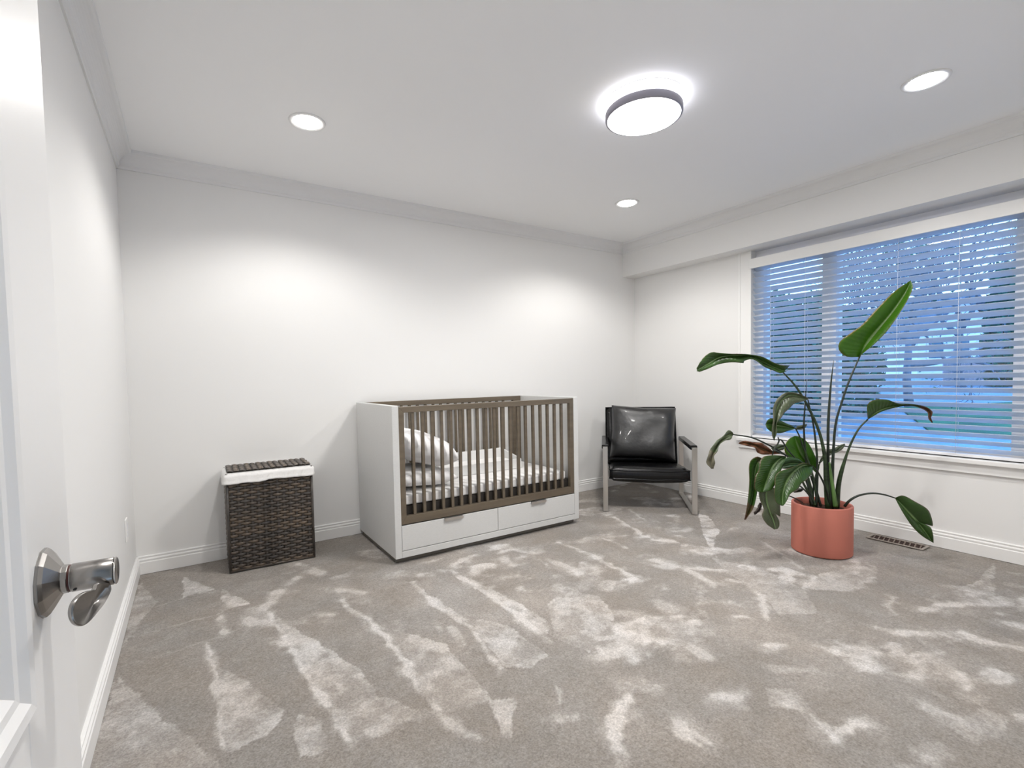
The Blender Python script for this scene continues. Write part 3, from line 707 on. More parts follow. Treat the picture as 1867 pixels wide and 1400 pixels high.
# seat cushion with waterfall front
def cushion(name, lx, ly, th, nseg=(18, 18), crown_=.02, sag=0, seed=1, edge=.25):
    """slab cushion in local coordinates: x width, y depth, z thickness, softly crowned with rounded rim"""
    m = MB(); nx_, ny_ = nseg; vs = []; fs = []
    prof_ = []
    for sgn in (1, -1):
        base = len(vs)
        for i in range(nx_+1):
            for j in range(ny_+1):
                u = -1+2*i/nx_; v = -1+2*j/ny_
                k = (max(0, 1-u**6)*max(0, 1-v**6))**edge
                z = sgn*(th/2*(.55+.45*k)+crown_*(1-u*u)*(1-v*v)+.002*math.sin(7*u+seed)*math.cos(6*v))
                s = 1-.018*(1-k)
                vs.append((u*lx/2*s, v*ly/2*s, z+sag*(u*u)))
        for i in range(nx_):
            for j in range(ny_):
                a = base+i*(ny_+1)+j; q = (a, a+ny_+1, a+ny_+2, a+1); fs.append(q if sgn > 0 else q[::-1])
    off = (nx_+1)*(ny_+1)
    def g(i, j): return i*(ny_+1)+j
    rim = [g(i, 0) for i in range(nx_)]+[g(nx_, j) for j in range(ny_)]+[g(i, ny_) for i in range(nx_, 0, -1)]+[g(0, j) for j in range(ny_, 0, -1)]
    for a, b2 in zip(rim, rim[1:]+rim[:1]): fs.append((b2, a, a+off, b2+off))
    m.add(vs, fs, True); pts = [[np.array(vs[r]) for r in rim], [np.array(vs[r+off]) for r in rim]]
    return m, pts
m, rims = cushion('seat', .635, .60, .125, crown_=.010, sag=.008)
se = m.build('seat', LEATHER, ch); se.location = (0, .30, .277); se.rotation_euler[0] = math.radians(-5)
for rp in rims:
    q = MB().tube(rp+[rp[0]], .0055, 8).build('piping', LEATHER, se)
m, rims = cushion('back', .63, .53, .085, crown_=.008)
bk = m.build('backrest', LEATHER, ch); bk.location = (-.026, .60, .560); bk.rotation_euler[0] = math.radians(74)
for rp in rims:
    q = MB().tube(rp+[rp[0]], .005, 8).build('piping', LEATHER, bk)
ch.rotation_euler[2] = math.radians(-44.9)
# loose cushion
CUSH = mat('loose_leather', (.003, .003, .0035), .40, spec=.75, bump=(5, .35, .03), coat=.1)
cu = pillow('throw_cushion', 0, 0, 0, .56, .485, .16, (0, 0, 0), CUSH, seed=9)
Mch = Matrix.Translation((cx_, cy2, 0)) @ Matrix.Rotation(math.radians(-44.9), 4, 'Z')
cu.matrix_world = Mch @ Matrix.Translation((-.014, .460, .600)) @ Matrix.Rotation(math.radians(3), 4, 'Y') @ Matrix.Rotation(math.radians(72), 4, 'X')
tag(cu, 'square black leather cushion leaning on the lounge chair back', 'cushion')

# ------------------------------------------------------------------ floor vent
vt = tag(empty('floor_vent', (4.145, -2.275, 0)), 'brown slotted metal floor register beside the planter under the window', 'vent')
m_ = MB(); m_.box(-.058, -.045, -.150, .150, 0, .006).box(.045, .058, -.150, .150, 0, .006).box(-.045, .045, -.150, -.135, 0, .006).box(-.045, .045, .135, .150, 0, .006)
m_.build('vent_frame', mat('vent_rim', (.30, .265, .235), .5), vt, bevel=.002)
box('vent_well', (-.045, .045, -.135, .135, .0, .0012), mat('vent_dark', (.03, .012, .008), .8), vt)
f_ = None
for k in range(10):
    y = -.135+.27*(k+.5)/10
    if f_ is None: f_ = MB().box(-.047, .047, -.0035, .0035, .001, .0055).build('vent_bar', VENTM, vt); q = f_
    else: q = copy_obj(f_, vt)
    q.location = (0, y, 0); q.rotation_euler[2] = .2

# ------------------------------------------------------------------ planter and plant
PXc, PYc, PR, PH = 3.60, -2.07, .162, .300
pot = tag(MB().lathe([(0, 0), (PR-.006, 0), (PR-.001, .004), (PR, .01), (PR, PH-.006), (PR-.003, PH-.001), (PR-.006, PH), (PR-.012, PH), (PR-.015, PH-.004), (PR-.016, PH-.04), (PR-.016, PH-.045), (0, PH-.046)], n=96).build('planter', TERRA, loc=(PXc, PYc, 0)), 'round terracotta pink planter holding the bird of paradise plant', 'planter')
so = MB(); vs = []; fs = []; nr, na = 14, 40
for i in range(nr+1):
    for k in range(na):
        r = (PR-.016)*i/nr; a = 2*PI*k/na; vs.append((r*math.cos(a), r*math.sin(a), .012*(1-(i/nr)**2)+random.uniform(-.003, .003)*(i > 0)))
for i in range(nr):
    for k in range(na): fs.append((i*na+k, (i+1)*na+k, (i+1)*na+(k+1) % na, i*na+(k+1) % na))
so.add(vs, fs, True); so_ = so.build('potting_soil', SOIL, loc=(PXc, PYc, PH-.043))
plant = tag(empty('bird_of_paradise', (PXc, PYc, PH-.035)), 'tall green bird of paradise plant with broad drooping leaves', 'plant')
so_.parent = pot; so_.matrix_parent_inverse = Matrix.Translation(pot.location).inverted()
def pc(o): o.parent = plant; o.matrix_parent_inverse = Matrix.Translation(plant.location).inverted(); return o
def leafmat(name, col, dry, trans):
    m = bpy.data.materials.new(name); m.use_nodes = True; n = m.node_tree; b = n.nodes['Principled BSDF']
    b.inputs['Roughness'].default_value = .33
    a = n.nodes.new('ShaderNodeAttribute'); a.attribute_name = 'leaf'   # x across 0..1, y along 0..1, z dryness
    s = n.nodes.new('ShaderNodeSeparateXYZ'); n.links.new(a.outputs['Vector'], s.inputs[0])
    tcn = n.nodes.new('ShaderNodeTexCoord'); nz = n.nodes.new('ShaderNodeTexNoise'); nz.inputs['Scale'].default_value = 14; nz.inputs['Detail'].default_value = 4; n.links.new(tcn.outputs['Object'], nz.inputs[0])
    mx = n.nodes.new('ShaderNodeMix'); mx.data_type = 'RGBA'; mx.inputs[6].default_value = (*[c*.6 for c in col], 1); mx.inputs[7].default_value = (*[c*1.45 for c in col], 1); n.links.new(nz.outputs[0], mx.inputs[0])
    # pale midrib
    mr = n.nodes.new('ShaderNodeMapRange'); mr.inputs[1].default_value = .04; mr.inputs[2].default_value = .12; mr.inputs[3].default_value = .9; mr.inputs[4].default_value = 0; n.links.new(s.outputs[0], mr.inputs[0])
    m2 = n.nodes.new('ShaderNodeMix'); m2.data_type = 'RGBA'; m2.inputs[7].default_value = (.20, .32, .12, 1); n.links.new(mr.outputs[0], m2.inputs[0]); n.links.new(mx.outputs[2], m2.inputs[6])
    # dry parts
    da = n.nodes.new('ShaderNodeMath'); da.operation = 'ADD'; n.links.new(s.outputs[2], da.inputs[0])
    db = n.nodes.new('ShaderNodeMath'); db.operation = 'MULTIPLY_ADD'; db.inputs[1].default_value = .6; db.inputs[2].default_value = -.3; n.links.new(nz.outputs[0], db.inputs[0]); n.links.new(db.outputs[0], da.inputs[1])
    rp = n.nodes.new('ShaderNodeMapRange'); rp.inputs[1].default_value = .35; rp.inputs[2].default_value = .65; n.links.new(da.outputs[0], rp.inputs[0])
    m3 = n.nodes.new('ShaderNodeMix'); m3.data_type = 'RGBA'; m3.inputs[7].default_value = (*dry, 1); n.links.new(rp.outputs[0], m3.inputs[0]); n.links.new(m2.outputs[2], m3.inputs[6])
    n.links.new(m3.outputs[2], b.inputs['Base Color'])
    # side veins: waves running out from the midrib
    v1 = n.nodes.new('ShaderNodeMath'); v1.operation = 'MULTIPLY_ADD'; v1.inputs[1].default_value = -.12; n.links.new(s.outputs[0], v1.inputs[0]); n.links.new(s.outputs[1], v1.inputs[2])
    v2 = n.nodes.new('ShaderNodeMath'); v2.operation = 'MULTIPLY'; v2.inputs[1].default_value = 150; n.links.new(v1.outputs[0], v2.inputs[0])
    v3 = n.nodes.new('ShaderNodeMath'); v3.operation = 'SINE'; n.links.new(v2.outputs[0], v3.inputs[0])
    v4 = n.nodes.new('ShaderNodeMath'); v4.operation = 'MULTIPLY_ADD'; v4.inputs[1].default_value = 7; n.links.new(nz.outputs[0], v4.inputs[0]); n.links.new(v3.outputs[0], v4.inputs[2])
    bp = n.nodes.new('ShaderNodeBump'); bp.inputs['Strength'].default_value = .16; bp.inputs['Distance'].default_value = .003; n.links.new(v4.outputs[0], bp.inputs['Height']); n.links.new(bp.outputs[0], b.inputs['Normal'])
    t = n.nodes.new('ShaderNodeBsdfTranslucent'); t.inputs[0].default_value = (col[0]*2.2, col[1]*2.2, col[2]*1.2, 1)
    x = n.nodes.new('ShaderNodeMixShader'); x.inputs[0].default_value = trans; o = n.nodes['Material Output']
    n.links.new(b.outputs[0], x.inputs[1]); n.links.new(t.outputs[0], x.inputs[2]); n.links.new(x.outputs[0], o.inputs[0]); return m
LG = leafmat('leaf_green', (.028, .074, .010), (.11, .055, .03), .12)
LB = leafmat('leaf_bright', (.045, .14, .006), (.16, .12, .02), .35)  # brighter green; on the tall leaf it carries the window light
LK = leafmat('leaf_dark', (.022, .062, .018), (.05, .035, .03), .08)
LO = leafmat('leaf_olive', (.075, .095, .05), (.13, .12, .08), .12)
LBR = leafmat('leaf_brown', (.13, .05, .02), (.16, .06, .03), .1)
STEM = mat('stem_green', (.020, .038, .013), .4, var=((8, 8, 60), .5, 3)); STEMK = mat('stem_dark', (.012, .02, .012), .4)
STEMG = mat('stem_pale', (.07, .14, .035), .4, var=((30, 30, 5), .5, 3))
F6 = lambda P: [(1250+.4071*a, 480+.4071*b) for a, b in P]
G2 = lambda P: [(1250+.25*a, 630+.25*b) for a, b in P]
K8 = lambda P: [(1360+.12857*a, 780+.12857*b) for a, b in P]
def leaf_(left, midr, right, D0, D1, mat_, fl_=.03, fr_=.03, dry=lambda a, t: 0, mapping=F6, wav=.0, N=34, Mh=7, label=None, arch=.0):
    Ls, Ms, Rs = [spline(mapping(p), N) for p in (left, midr, right)]
    m = MB(); vs = []; fs = []; at__ = []
    for i in range(N):
        t = i/(N-1); D = D0+(D1-D0)*t-arch*math.sin(PI*t)
        mp_ = at(Ms[i][0], Ms[i][1], D)
        lp_ = at(Ls[i][0], Ls[i][1], D-fl_*math.sin(PI*min(1, t*1.0+.02))**.5)
        rp_ = at(Rs[i][0], Rs[i][1], D-fr_*math.sin(PI*min(1, t*1.0+.02))**.5)
        for j in range(-Mh, Mh+1):
            a = abs(j)/Mh; e = lp_ if j < 0 else rp_
            p = mp_+(e-mp_)*a
            p = p+FW*(-.012*math.sin(PI*a)*math.sin(PI*t)+wav*math.sin(t*26+j*.3)*a)
            vs.append(p); at__.append((a, t, dry(a, t)))
    K = 2*Mh+1
    for i in range(N-1):
        for j in range(K-1): fs.append((i*K+j, i*K+j+1, (i+1)*K+j+1, (i+1)*K+j))
    m.add(vs, fs, True); o = pc(m.build('leaf', mat_))
    A = o.data.attributes.new('leaf', 'FLOAT_VECTOR', 'POINT'); A.data.foreach_set('vector', np.array(at__, np.float32).ravel())
    s = o.modifiers.new('thick', 'SOLIDIFY'); s.thickness = .0016; s.offset = 0
    if label: o['label'] = label
    return o
def stem_(pts, D, rad, mat_=STEM, mapping=F6, n_=26):
    P = mapping(pts)
    if not hasattr(D, '__len__'): D = [D]*len(P)
    W3 = spline([tuple(at(a, b, d)) for (a, b), d in zip(P, D)], n_)
    R = 1.15*np.interp(np.linspace(0, 1, n_), np.linspace(0, 1, len(rad)), rad)
    return pc(MB().tube(W3, list(R), 10).build('stem', mat_))
edge_dry = lambda a, t: .62*max(0, a-.86)/.14
# tall upright leaf
leaf_([(775, 420), (722, 418), (688, 390), (690, 352), (735, 315), (790, 275), (850, 210), (930, 130), (1008, 76)], [(775, 420), (812, 360), (870, 285), (935, 205), (985, 130), (1008, 76)], [(775, 420), (795, 402), (845, 362), (905, 300), (960, 222), (1002, 150), (1018, 105), (1008, 76)], 2.92, 2.86, LB, .02, .05, lambda a, t: .3*a*(1 if t > .3 else 0)+edge_dry(a, t))
stem_([(655, 1098), (655, 990), (662, 840), (672, 720), (700, 620), (735, 520), (790, 395)], [2.98, 2.97, 2.95, 2.94, 2.93, 2.92, 2.915], [.012, .010, .007, .006, .0055, .005, .003], STEMK)
# long leaf reaching left
leaf_([(757, 145), (690, 141), (620, 110), (540, 76), (440, 62), (340, 60), (250, 54), (182, 50), (120, 100), (78, 165)], [(718, 188), (660, 165), (575, 125), (500, 88), (420, 72), (335, 72), (250, 85), (170, 130), (85, 180)], [(750, 180), (690, 202), (640, 182), (570, 152), (490, 100), (430, 112), (425, 128), (350, 122), (300, 125), (225, 142), (150, 175), (100, 192), (82, 186)], 2.93, 2.82, LG, .04, .02, edge_dry, G2, wav=.004)
stem_([(640, 1098), (630, 960), (622, 860), (600, 760), (560, 665), (500, 560), (440, 492), (425, 470)], [2.96, 2.96, 2.95, 2.95, 2.94, 2.94, 2.93, 2.93], [.017, .015, .010, .008, .007, .006, .005, .003], STEM)
# right middle leaf
leaf_([(815, 700), (813, 660), (818, 628), (850, 610), (905, 610), (945, 626), (1010, 630), (1075, 642), (1108, 666), (1098, 690), (1107, 713)], [(815, 700), (850, 672), (900, 650), (950, 640), (1010, 634), (1060, 646), (1092, 672), (1092, 695), (1105, 713)], [(815, 700), (870, 668), (930, 648), (1000, 638), (1050, 648), (1082, 668), (1088, 695), (1103, 714)], 2.90, 2.85, LG, .03, .01, lambda a, t: 1.0*(t > .72)+edge_dry(a, t), wav=.002)
stem_([(678, 1096), (684, 1000), (700, 925), (735, 820), (775, 742), (816, 699)], [2.98, 2.97, 2.95, 2.93, 2.91, 2.90], [.013, .012, .010, .006, .005, .004], STEM)
# low right leaf with a split
leaf_([(938, 1050), (975, 1040), (1030, 1068), (1082, 1100), (1100, 1135), (1108, 1174), (1100, 1172)], [(938, 1050), (968, 1085), (1000, 1120), (1030, 1150), (1050, 1164)], [(938, 1050), (955, 1085), (978, 1125), (1005, 1165), (1030, 1192), (1040, 1178), (1050, 1166)], 2.84, 2.83, LG, .03, .02, edge_dry)
leaf_([(1040, 1158), (1075, 1170), (1098, 1184), (1108, 1215), (1110, 1252)], [(1025, 1145), (1050, 1175), (1080, 1215), (1110, 1252)], [(1000, 1160), (1030, 1195), (1065, 1225), (1110, 1252)], 2.83, 2.82, LG, .015, .01, edge_dry)
stem_([(712, 1088), (735, 1062), (775, 1040), (830, 1030), (885, 1035), (942, 1052)], [2.93, 2.91, 2.89, 2.87, 2.85, 2.84], [.007, .006, .005, .0045, .004, .003], STEMK)
# curled leaf in the middle, above
leaf_([(897, 386), (830, 352), (750, 338), (690, 368), (645, 425), (638, 520), (632, 600), (630, 655), (642, 692)], [(890, 390), (820, 368), (755, 360), (700, 395), (668, 450), (655, 520), (648, 600), (646, 692)], [(890, 396), (850, 408), (790, 427), (735, 478), (692, 530), (668, 562), (664, 640), (655, 672), (648, 692)], 2.93, 2.86, LO, .03, .03, lambda a, t: .5*a, G2, wav=.003)
stem_([(585, 1090), (590, 900), (575, 740), (548, 610)], [2.97, 2.96, 2.95, 2.93], [.007, .006, .005, .003], STEMK)
leaf_([(800, 600), (770, 582), (740, 570), (690, 546), (640, 530), (600, 540), (584, 572)], [(800, 602), (740, 595), (680, 585), (630, 578), (584, 574)], [(800, 606), (745, 622), (690, 638), (630, 630), (595, 605), (584, 578)], 2.92, 2.88, LG, .02, .02, edge_dry, G2)
leaf_([(806, 612), (812, 588), (850, 580), (885, 572)], [(806, 612), (840, 598), (885, 573)], [(806, 612), (845, 612), (875, 595), (885, 574)], 2.98, 2.97, LO, .005, .005, mapping=G2, N=12)
stem_([(800, 600), (830, 660), (850, 720), (880, 800), (930, 960), (960, 1140)], [2.92, 2.94, 2.96, 2.97, 2.97, 2.97], [.003, .004, .005, .005, .006, .006], STEM, G2)
# left leaf with a dry brown tip
leaf_([(348, 648), (338, 628), (312, 618), (270, 660), (215, 705), (175, 770), (152, 850), (185, 898)], [(348, 648), (310, 655), (262, 688), (215, 745), (185, 810), (178, 860), (195, 898)], [(348, 650), (325, 685), (290, 692), (252, 715), (232, 765), (208, 810), (214, 860), (205, 898)], 2.90, 2.84, LO, .02, .02, lambda a, t: 1.1*(t > .62)+.3*a, G2, wav=.004)
stem_([(930, 1150), (870, 960), (780, 840), (700, 780), (600, 722), (480, 670), (345, 648)], [2.96, 2.95, 2.94, 2.93, 2.92, 2.91, 2.90], [.007, .006, .005, .0045, .004, .004, .003], STEMK, G2)
# dry brown leaf
leaf_([(388, 706), (440, 695), (490, 706), (540, 708), (585, 728), (625, 762), (688, 780)], [(388, 710), (440, 710), (495, 725), (540, 745), (590, 765), (640, 780), (690, 784)], [(390, 716), (440, 730), (500, 745), (532, 785), (585, 796), (640, 792), (690, 790)], 2.90, 2.93, LBR, .02, .02, lambda a, t: .5, G2, wav=.007, label='shrivelled brown leaf')
# drooping leaves at the left
leaf_([(555, 820), (520, 810), (480, 832), (462, 880), (464, 980), (458, 1080), (444, 1190), (428, 1270)], [(555, 822), (525, 850), (505, 920), (495, 1000), (485, 1090), (462, 1190), (430, 1270)], [(560, 826), (550, 900), (530, 980), (522, 1060), (512, 1120), (492, 1190), (440, 1268)], 2.86, 2.84, LG, .03, .03, lambda a, t: .55*(t > .75)+.4*(t < .1)+edge_dry(a, t), G2)
leaf_([(570, 402), (420, 388), (270, 400), (205, 470), (182, 600), (132, 700), (120, 840), (165, 905), (240, 912)], [(570, 405), (480, 440), (400, 520), (340, 630), (300, 740), (260, 850), (240, 912)], [(572, 415), (540, 500), (490, 610), (445, 710), (412, 810), (345, 885), (245, 912)], 2.84, 2.76, LG, .04, .03, edge_dry, K8, wav=.002)
leaf_([(600, 1030), (540, 1062), (540, 1120), (568, 1190), (556, 1240), (590, 1300), (645, 1340)], [(600, 1030), (585, 1080), (590, 1150), (612, 1210), (638, 1270), (656, 1338)], [(610, 1030), (650, 1040), (680, 1100), (690, 1180), (688, 1250), (665, 1215), (640, 1200), (680, 1270), (684, 1310), (672, 1335), (658, 1338)], 2.86, 2.84, LO, .02, .02, lambda a, t: .25+edge_dry(a, t), G2)
leaf_([(558, 1145), (535, 1150), (520, 1190), (498, 1215), (500, 1232)], [(556, 1150), (540, 1175), (525, 1200), (503, 1232)], [(556, 1165), (545, 1200), (520, 1222), (508, 1234)], 2.90, 2.90, LK, .004, .004, lambda a, t: .8, G2, N=14, wav=.003)
# big front leaf
leaf_([(940, 538), (880, 505), (800, 498), (700, 540), (560, 590), (470, 620), (415, 690), (412, 800), (398, 930), (430, 1060), (505, 1104)], [(940, 538), (870, 523), (790, 535), (710, 585), (630, 670), (565, 780), (532, 880), (520, 1000), (512, 1104)], [(942, 545), (938, 640), (870, 725), (795, 780), (752, 850), (695, 890), (622, 950), (575, 1040), (545, 1095), (515, 1106)], 2.86, 2.72, LG, .05, .04, edge_dry, K8, wav=.002)
leaf_([(830, 505), (740, 440), (600, 410), (520, 470), (440, 500), (470, 560)], [(820, 510), (720, 500), (620, 505), (540, 530), (470, 565)], [(815, 515), (740, 560), (640, 570), (560, 580), (472, 570)], 2.87, 2.86, LK, .015, .015, edge_dry, K8, N=18)  # added dark blade, stands for the shaded underside of the big leaf
stem_([(1195, 1120), (1160, 960), (1110, 800), (1050, 680), (1000, 600), (938, 538)], [2.95, 2.94, 2.92, 2.90, 2.88, 2.86], [.007, .006, .005, .0045, .004, .003], STEMK, K8)
# upright rounded leaf behind
leaf_([(1010, 650), (930, 580), (850, 510), (710, 445), (590, 400), (548, 320), (560, 230), (620, 150), (692, 114)], [(1010, 650), (930, 560), (860, 480), (800, 400), (755, 300), (715, 200), (692, 114)], [(1010, 650), (1042, 560), (1020, 490), (985, 410), (945, 320), (890, 225), (830, 165), (760, 125), (692, 114)], 3.02, 2.98, LB, .02, .02, edge_dry, K8)
stem_([(1010, 648), (985, 720), (955, 850), (950, 1090)], [3.02, 3.02, 3.01, 3.0], [.003, .004, .005, .006], STEMK, K8)
# small leaf at the sill and petiole to the right
leaf_([(390, 330), (360, 280), (460, 235), (545, 240)], [(395, 330), (440, 285), (500, 265), (550, 262)], [(400, 330), (470, 322), (530, 310), (550, 280)], 3.0, 3.02, LO, .004, .004, mapping=K8, N=14)
leaf_([(1030, 495), (1085, 390), (1150, 320), (1250, 290), (1330, 245), (1402, 224)], [(1035, 500), (1100, 410), (1180, 345), (1280, 310), (1402, 230)], [(1045, 510), (1120, 440), (1200, 385), (1300, 345), (1370, 300), (1405, 240)], 3.05, 3.06, LO, .006, .006, mapping=K8, N=20)
stem_([(1050, 495), (1000, 640), (985, 800), (1060, 1100)], [3.05, 3.04, 3.02, 2.99], [.003, .0045, .005, .006], STEM, K8)
leaf_([(800, 860), (740, 860), (690, 890), (675, 912)], [(815, 870), (760, 885), (720, 900), (678, 914)], [(815, 880), (780, 905), (730, 915), (680, 918)], 3.05, 3.04, LK, .004, .004, lambda a, t: .6, K8, N=12)
# spears: rolled young leaves
stem_([(645, 1095), (640, 940), (638, 800), (640, 690), (650, 550), (663, 432)], [3.0, 2.99, 2.97, 2.96, 2.95, 2.94], [.007, .006, .007, .007, .005, .001], STEMK)
stem_([(560, 1085), (540, 890), (530, 740), (536, 620), (543, 518)], [3.0, 2.98, 2.96, 2.95, 2.94], [.005, .005, .0055, .004, .0008], STEMK)
# remaining thin stems
stem_([(370, 410), (400, 300), (450, 230), (495, 165), (600, 320), (700, 430)], 2.90, [.003, .004, .004, .004, .004, .003], STEMK, K8)
stem_([(455, 130), (465, 190), (430, 260), (385, 335)], 2.89, [.003, .003, .003, .003], STEMK, K8)
stem_([(570, 402), (540, 375), (400, 320)], 2.88, [.004, .004, .004], STEMK, K8)
stem_([(790, 740), (850, 850), (920, 960), (975, 1100)], 2.96, [.005, .006, .008, .009], STEM, K8)
stem_([(880, 700), (915, 850), (940, 980), (960, 1110)], 2.98, [.006, .008, .008, .008], STEM, K8)
stem_([(920, 680), (960, 800), (1010, 940), (1060, 1110)], 2.98, [.005, .005, .006, .007], STEMK, K8)
stem_([(770, 825), (850, 900), (910, 980), (940, 1090)], 2.95, [.004, .004, .005, .006], STEMK, K8)
stem_([(560, 950), (640, 975), (720, 1010), (800, 1065)], [2.86, 2.86, 2.88, 2.93], [.003, .003, .004, .005], STEMK, K8)
stem_([(1185, 490), (1210, 700), (1240, 900), (1270, 1120)], 2.93, [.005, .008, .010, .012], STEMG, K8)
# ------------------------------------------------------------------ outside
GR = mat('garden_lawn', (.03, .12, .05), .9, var=((2, 2, 2), .5, 5)); PAVE = mat('driveway', (.22, .30, .38), .8, var=((1.5, 1.5, 1.5), .25, 5))
def gz(x): return -.25+(x-4.6)*.062
m_ = MB(); vs = [(4.45, -40, gz(4.45)), (4.45, 30, gz(4.45)), (60, 60, gz(30)), (60, -60, gz(30)), (30, -40, gz(30)), (30, 30, gz(30))]
m_.add([(4.45, -40, gz(4.45)), (30, -40, gz(30)), (30, 40, gz(30)), (4.45, 40, gz(4.45))], [(0, 1, 2, 3)])
m_.add([(30, -60, gz(30)), (120, -90, gz(30)), (120, 90, gz(30)), (30, 60, gz(30))], [(0, 1, 2, 3)])
struct(m_.build('ground', PAVE), 'bluish paved yard outside the window', 'ground')
def ghit(px, py):
    d = FW+RT*(px-PX0)/F_PX-UP*(py-PY0)/F_PX      # meet the sloping yard
    # z = CAMz+t dz ; gz(x)
    t = (gz(CAM[0])-CAM[2])/(d[2]-.062*d[0]); return CAM+d*t
lw = [ghit(a, b) for a, b in ((1640, 745), (1850, 735), (1850, 800), (1700, 792))]
m_ = MB(); m_.add([(p[0], p[1], p[2]+.03) for p in lw]+[(p[0], p[1], p[2]-.1) for p in lw], [(0, 1, 2, 3), (4, 5, 6, 7)]+[(k, (k+1) % 4, (k+1) % 4+4, k+4) for k in range(4)])
tag(m_.build('lawn_strip', GR), 'strip of green lawn seen through the lower slats', 'lawn', kind='structure')
HEDGE = mat('hedge_leaf', (.02, .125, .08), .8); BARK = mat('bark', (.13, .16, .20), .9); SIDING = mat('house_siding', (.85, .86, .88), .7); ROOF = mat('house_roof', (.10, .12, .16), .8)
DKW = mat('house_window', (.03, .10, .16), .2)
def foliage(name, c, r, n_, size, mat_, label, cat, seed, group=None, ztop=None, trunk=True):
    rr = np.random.RandomState(seed); t = tag(empty(name, (c[0], c[1], gz(min(c[0], 30)))), label, cat, group)
    m = MB(); vs = []; fs = []
    for i in range(n_):
        u = rr.normal(size=3); u /= np.linalg.norm(u); q = rr.rand()**.4
        p = np.array([c[0], c[1], c[2]])+u*q*np.array(r)
        a = rr.normal(size=3); a /= np.linalg.norm(a); b2 = np.cross(a, rr.normal(size=3)); b2 /= np.linalg.norm(b2); s = size*(.6+.8*rr.rand())
        k = len(vs); vs += [p-a*s, p+b2*s*.45, p+a*s, p-b2*s*.45]; fs.append((k, k+1, k+2, k+3))
    m.add(vs, fs); o = m.build('crown', mat_); o['kind'] = 'stuff'; o.parent = t; o.matrix_parent_inverse = Matrix.Translation(t.location).inverted()
    g = gz(min(c[0], 30)); o2 = MB().tube([(c[0], c[1], g-.1), (c[0]+.05, c[1], c[2]+r[2]*.3)], [.12*size*5, .03], 8).build('trunk', BARK)
    o2.parent = t; o2.matrix_parent_inverse = Matrix.Translation(t.location).inverted(); return t
# evergreen hedge on the left of the view
for k, (px_, py_, D) in enumerate([(1385, 655, 9), (1440, 665, 9.4), (1490, 650, 9.8), (1535, 670, 10.5)]):
    c = at(px_, py_, D); 
    foliage('cedar_shrub', c, (.75, .75, 1.35), 5200, .07, HEDGE, ['leftmost dense evergreen shrub beyond the blind', 'second dense evergreen shrub from the left beyond the blind', 'evergreen shrub beyond the blind left of the mullion', 'evergreen shrub seen just right of the left mullion'][k], 'shrub', 10+k, 'evergreen shrubs outside')
c = at(1835, 610, 13); foliage('cedar_tree', c, (.5, .5, 2.0), 4200, .09, HEDGE, 'dark green tree beside the house at the right mullion', 'tree', 21)
# bare trees
def bare_tree(px_, D, seed, ht, label, nl=2):
    base = at(px_, 700, D); base[2] = gz(min(base[0], 30)); rr = np.random.RandomState(seed)
    t = tag(empty('bare_tree', base), label, 'tree', 'bare trees in the garden')
    m = MB(); tips = []
    def br(p, d, L, r, lev):
        q = p+d*L; mid_ = (p+q)/2+rr.normal(size=3)*L*.06
        m.tube([p, mid_, q], [r, r*.8, r*.62], 5 if lev > 1 else 7)
        if lev == 0 or r < .003: tips.append(q); return
        for k in range(rr.randint(2, 4)+(lev > 3)):
            nd = d+rr.normal(size=3)*.55; nd[2] += .12; nd /= np.linalg.norm(nd); br(q-d*L*.12*k, nd, L*(.62+.22*rr.rand()), r*.6, lev-1)
    br(base-np.array([0, 0, .1]), np.array([0.02, .03, 1.0]), ht*.30, ht*.019, 6)
    o = m.build('branches', BARK); o.parent = t; o.matrix_parent_inverse = Matrix.Translation(base).inverted()
    ml = MB(); vs = []; fs = []
    for p in tips[::nl]:
        for k in range(2):
            c2 = p+rr.normal(size=3)*.12; a = rr.normal(size=3); a /= np.linalg.norm(a); b2 = np.cross(a, rr.normal(size=3)); b2 /= np.linalg.norm(b2); s = .045
            n0 = len(vs); vs += [c2-a*s, c2+b2*s*.5, c2+a*s, c2-b2*s*.5]; fs.append((n0, n0+1, n0+2, n0+3))
    ml.add(vs, fs); o = ml.build('leaves', HEDGE); o['kind'] = 'stuff'; o.parent = t; o.matrix_parent_inverse = Matrix.Translation(base).inverted()
bare_tree(1660, 10.5, 4, 5.2, 'branching bare tree seen through the middle of the blind')
bare_tree(1755, 13.5, 8, 6.5, 'bare tree in front of the white gabled house')
bare_tree(1590, 13, 12, 4.6, 'distant bare tree near the left mullion', 4)
# neighbour's house
def plane_pt(px_, py_, D): return at(px_, py_, D)
hs_ = tag(empty('neighbour_house', at(1760, 700, 17)), 'pale gabled house with a dark roof across the yard', 'house')
def hch(o): o.parent = hs_; o.matrix_parent_inverse = Matrix.Translation(hs_.location).inverted(); return o
hv = np.array([RT[0], RT[1], 0.0]); hv /= np.linalg.norm(hv); hn = np.array([-hv[1], hv[0], 0])
A0 = at(1672, 700, 17); A0[2] = gz(A0[0])-.2; hwid = 3.1; eave = at(1700, 612, 17)[2]; apex = at(1760, 545, 17)[2]
def hbx(u0, u1, v0, v1, z0_, z1_):
    return [A0*[1, 1, 0]+hv*u+hn*v+np.array([0, 0, z]) for z in (z0_, z1_) for v in (v0, v1) for u in (u0, u1)], [(0, 2, 3, 1), (4, 5, 7, 6), (0, 1, 5, 4), (2, 6, 7, 3), (0, 4, 6, 2), (1, 3, 7, 5)]
m_ = MB(); m_.add(*hbx(0, hwid, 0, 5, A0[2], eave))
g = [A0*[1, 1, 0]+hv*u+hn*v+np.array([0, 0, z]) for v in (0, 5) for u, z in ((0, eave), (hwid, eave), (hwid/2, apex))]
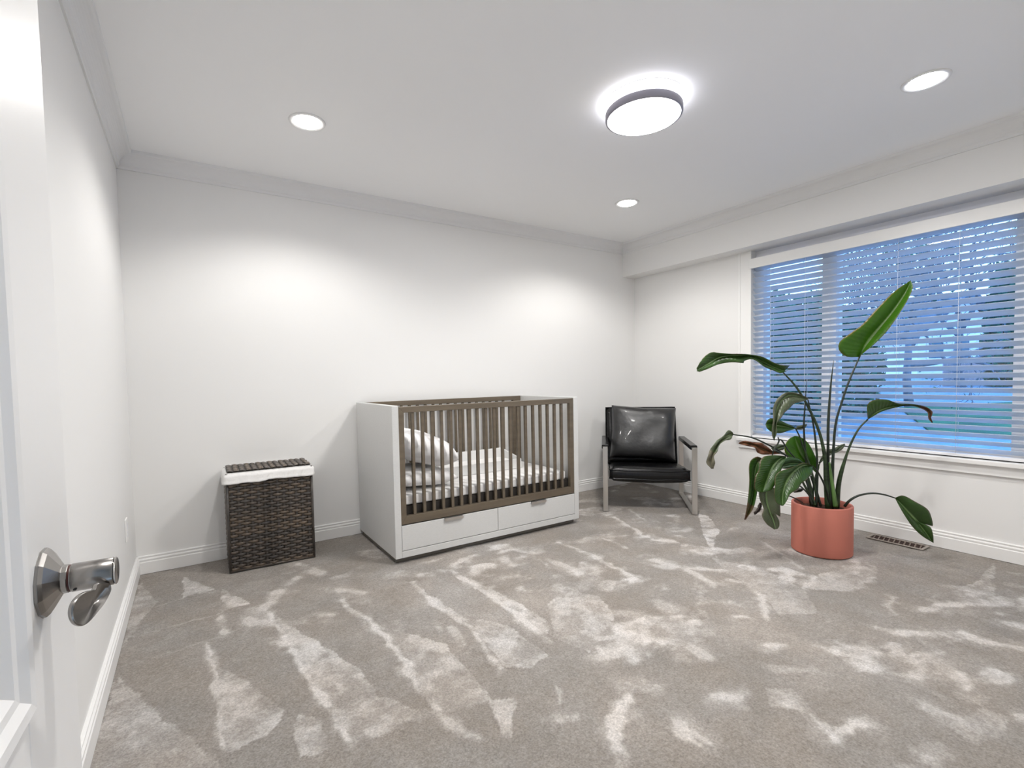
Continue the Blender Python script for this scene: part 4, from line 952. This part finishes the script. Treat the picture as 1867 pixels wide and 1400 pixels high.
m_.add(g, [(0, 1, 2), (3, 5, 4), (0, 3, 4, 1)]); hch(m_.build('wall', SIDING))
nsd = 11
for k in range(nsd):
    z = A0[2]+.3+(eave-A0[2]-.3)*k/nsd
    hch(MB().add(*hbx(-.01, hwid+.01, -.03, 0, z, z+.03)).build('siding_board', SIDING)) if k == 0 else hch(MB().add(*hbx(-.01, hwid+.01, -.03, 0, z, z+.03)).build('siding_board', SIDING))
for (u0, z0r, u1, z1r) in ((-.35, eave-.12, hwid/2, apex+.12), (hwid/2, apex+.12, hwid+.35, eave-.12)):
    vs = [A0*[1, 1, 0]+hv*u+hn*v+np.array([0, 0, z+dz_]) for dz_ in (0, .1) for v in (-.4, 5.2) for u, z in ((u0, z0r), (u1, z1r))]
    hch(MB().add(vs, [(0, 1, 3, 2), (4, 6, 7, 5), (0, 4, 5, 1), (2, 3, 7, 6), (0, 2, 6, 4), (1, 5, 7, 3)]).build('roof', ROOF))
for u0, u1, z0_, z1_ in ((.35, .85, .9, 1.6), (1.25, 1.75, .9, 1.6), (2.1, 2.55, .9, 1.6)):
    f = hch(MB().add(*hbx(u0-.05, u1+.05, -.05, 0, A0[2]+z0_-.05, A0[2]+z1_+.05)).build('window', FRAMEW))
    q = MB().add(*hbx(u0, u1, -.06, -.04, A0[2]+z0_, A0[2]+z1_)).build('pane', DKW); q.parent = f; q.matrix_parent_inverse = f.matrix_parent_inverse @ Matrix.Identity(4)
    q.matrix_parent_inverse = (Matrix.Identity(4))
    q.matrix_parent_inverse = (Matrix.Translation(hs_.location) @ Matrix.Translation(hs_.location).inverted())
# fence of vertical boards in front of the house
fn = tag(empty('garden_fence', at(1760, 690, 14)), 'low pale board fence in front of the house', 'fence')
FB = mat('fence_board', (.50, .42, .46), .8); B0 = at(1722, 690, 14); ft = at(1722, 662, 14)[2]; fb = gz(B0[0])
pb = None
for k in range(16):
    p = B0*[1, 1, 0]+hv*(k*.125)
    if pb is None: pb = MB().box(-.052, .052, -.012, .012, fb-.05-0, ft).build('fence_board', FB, fn); q = pb
    else: q = copy_obj(pb, fn)
    q.matrix_parent_inverse = Matrix.Translation(fn.location).inverted(); q.location = (p[0], p[1], 0); q.rotation_euler[2] = math.atan2(hv[1], hv[0])
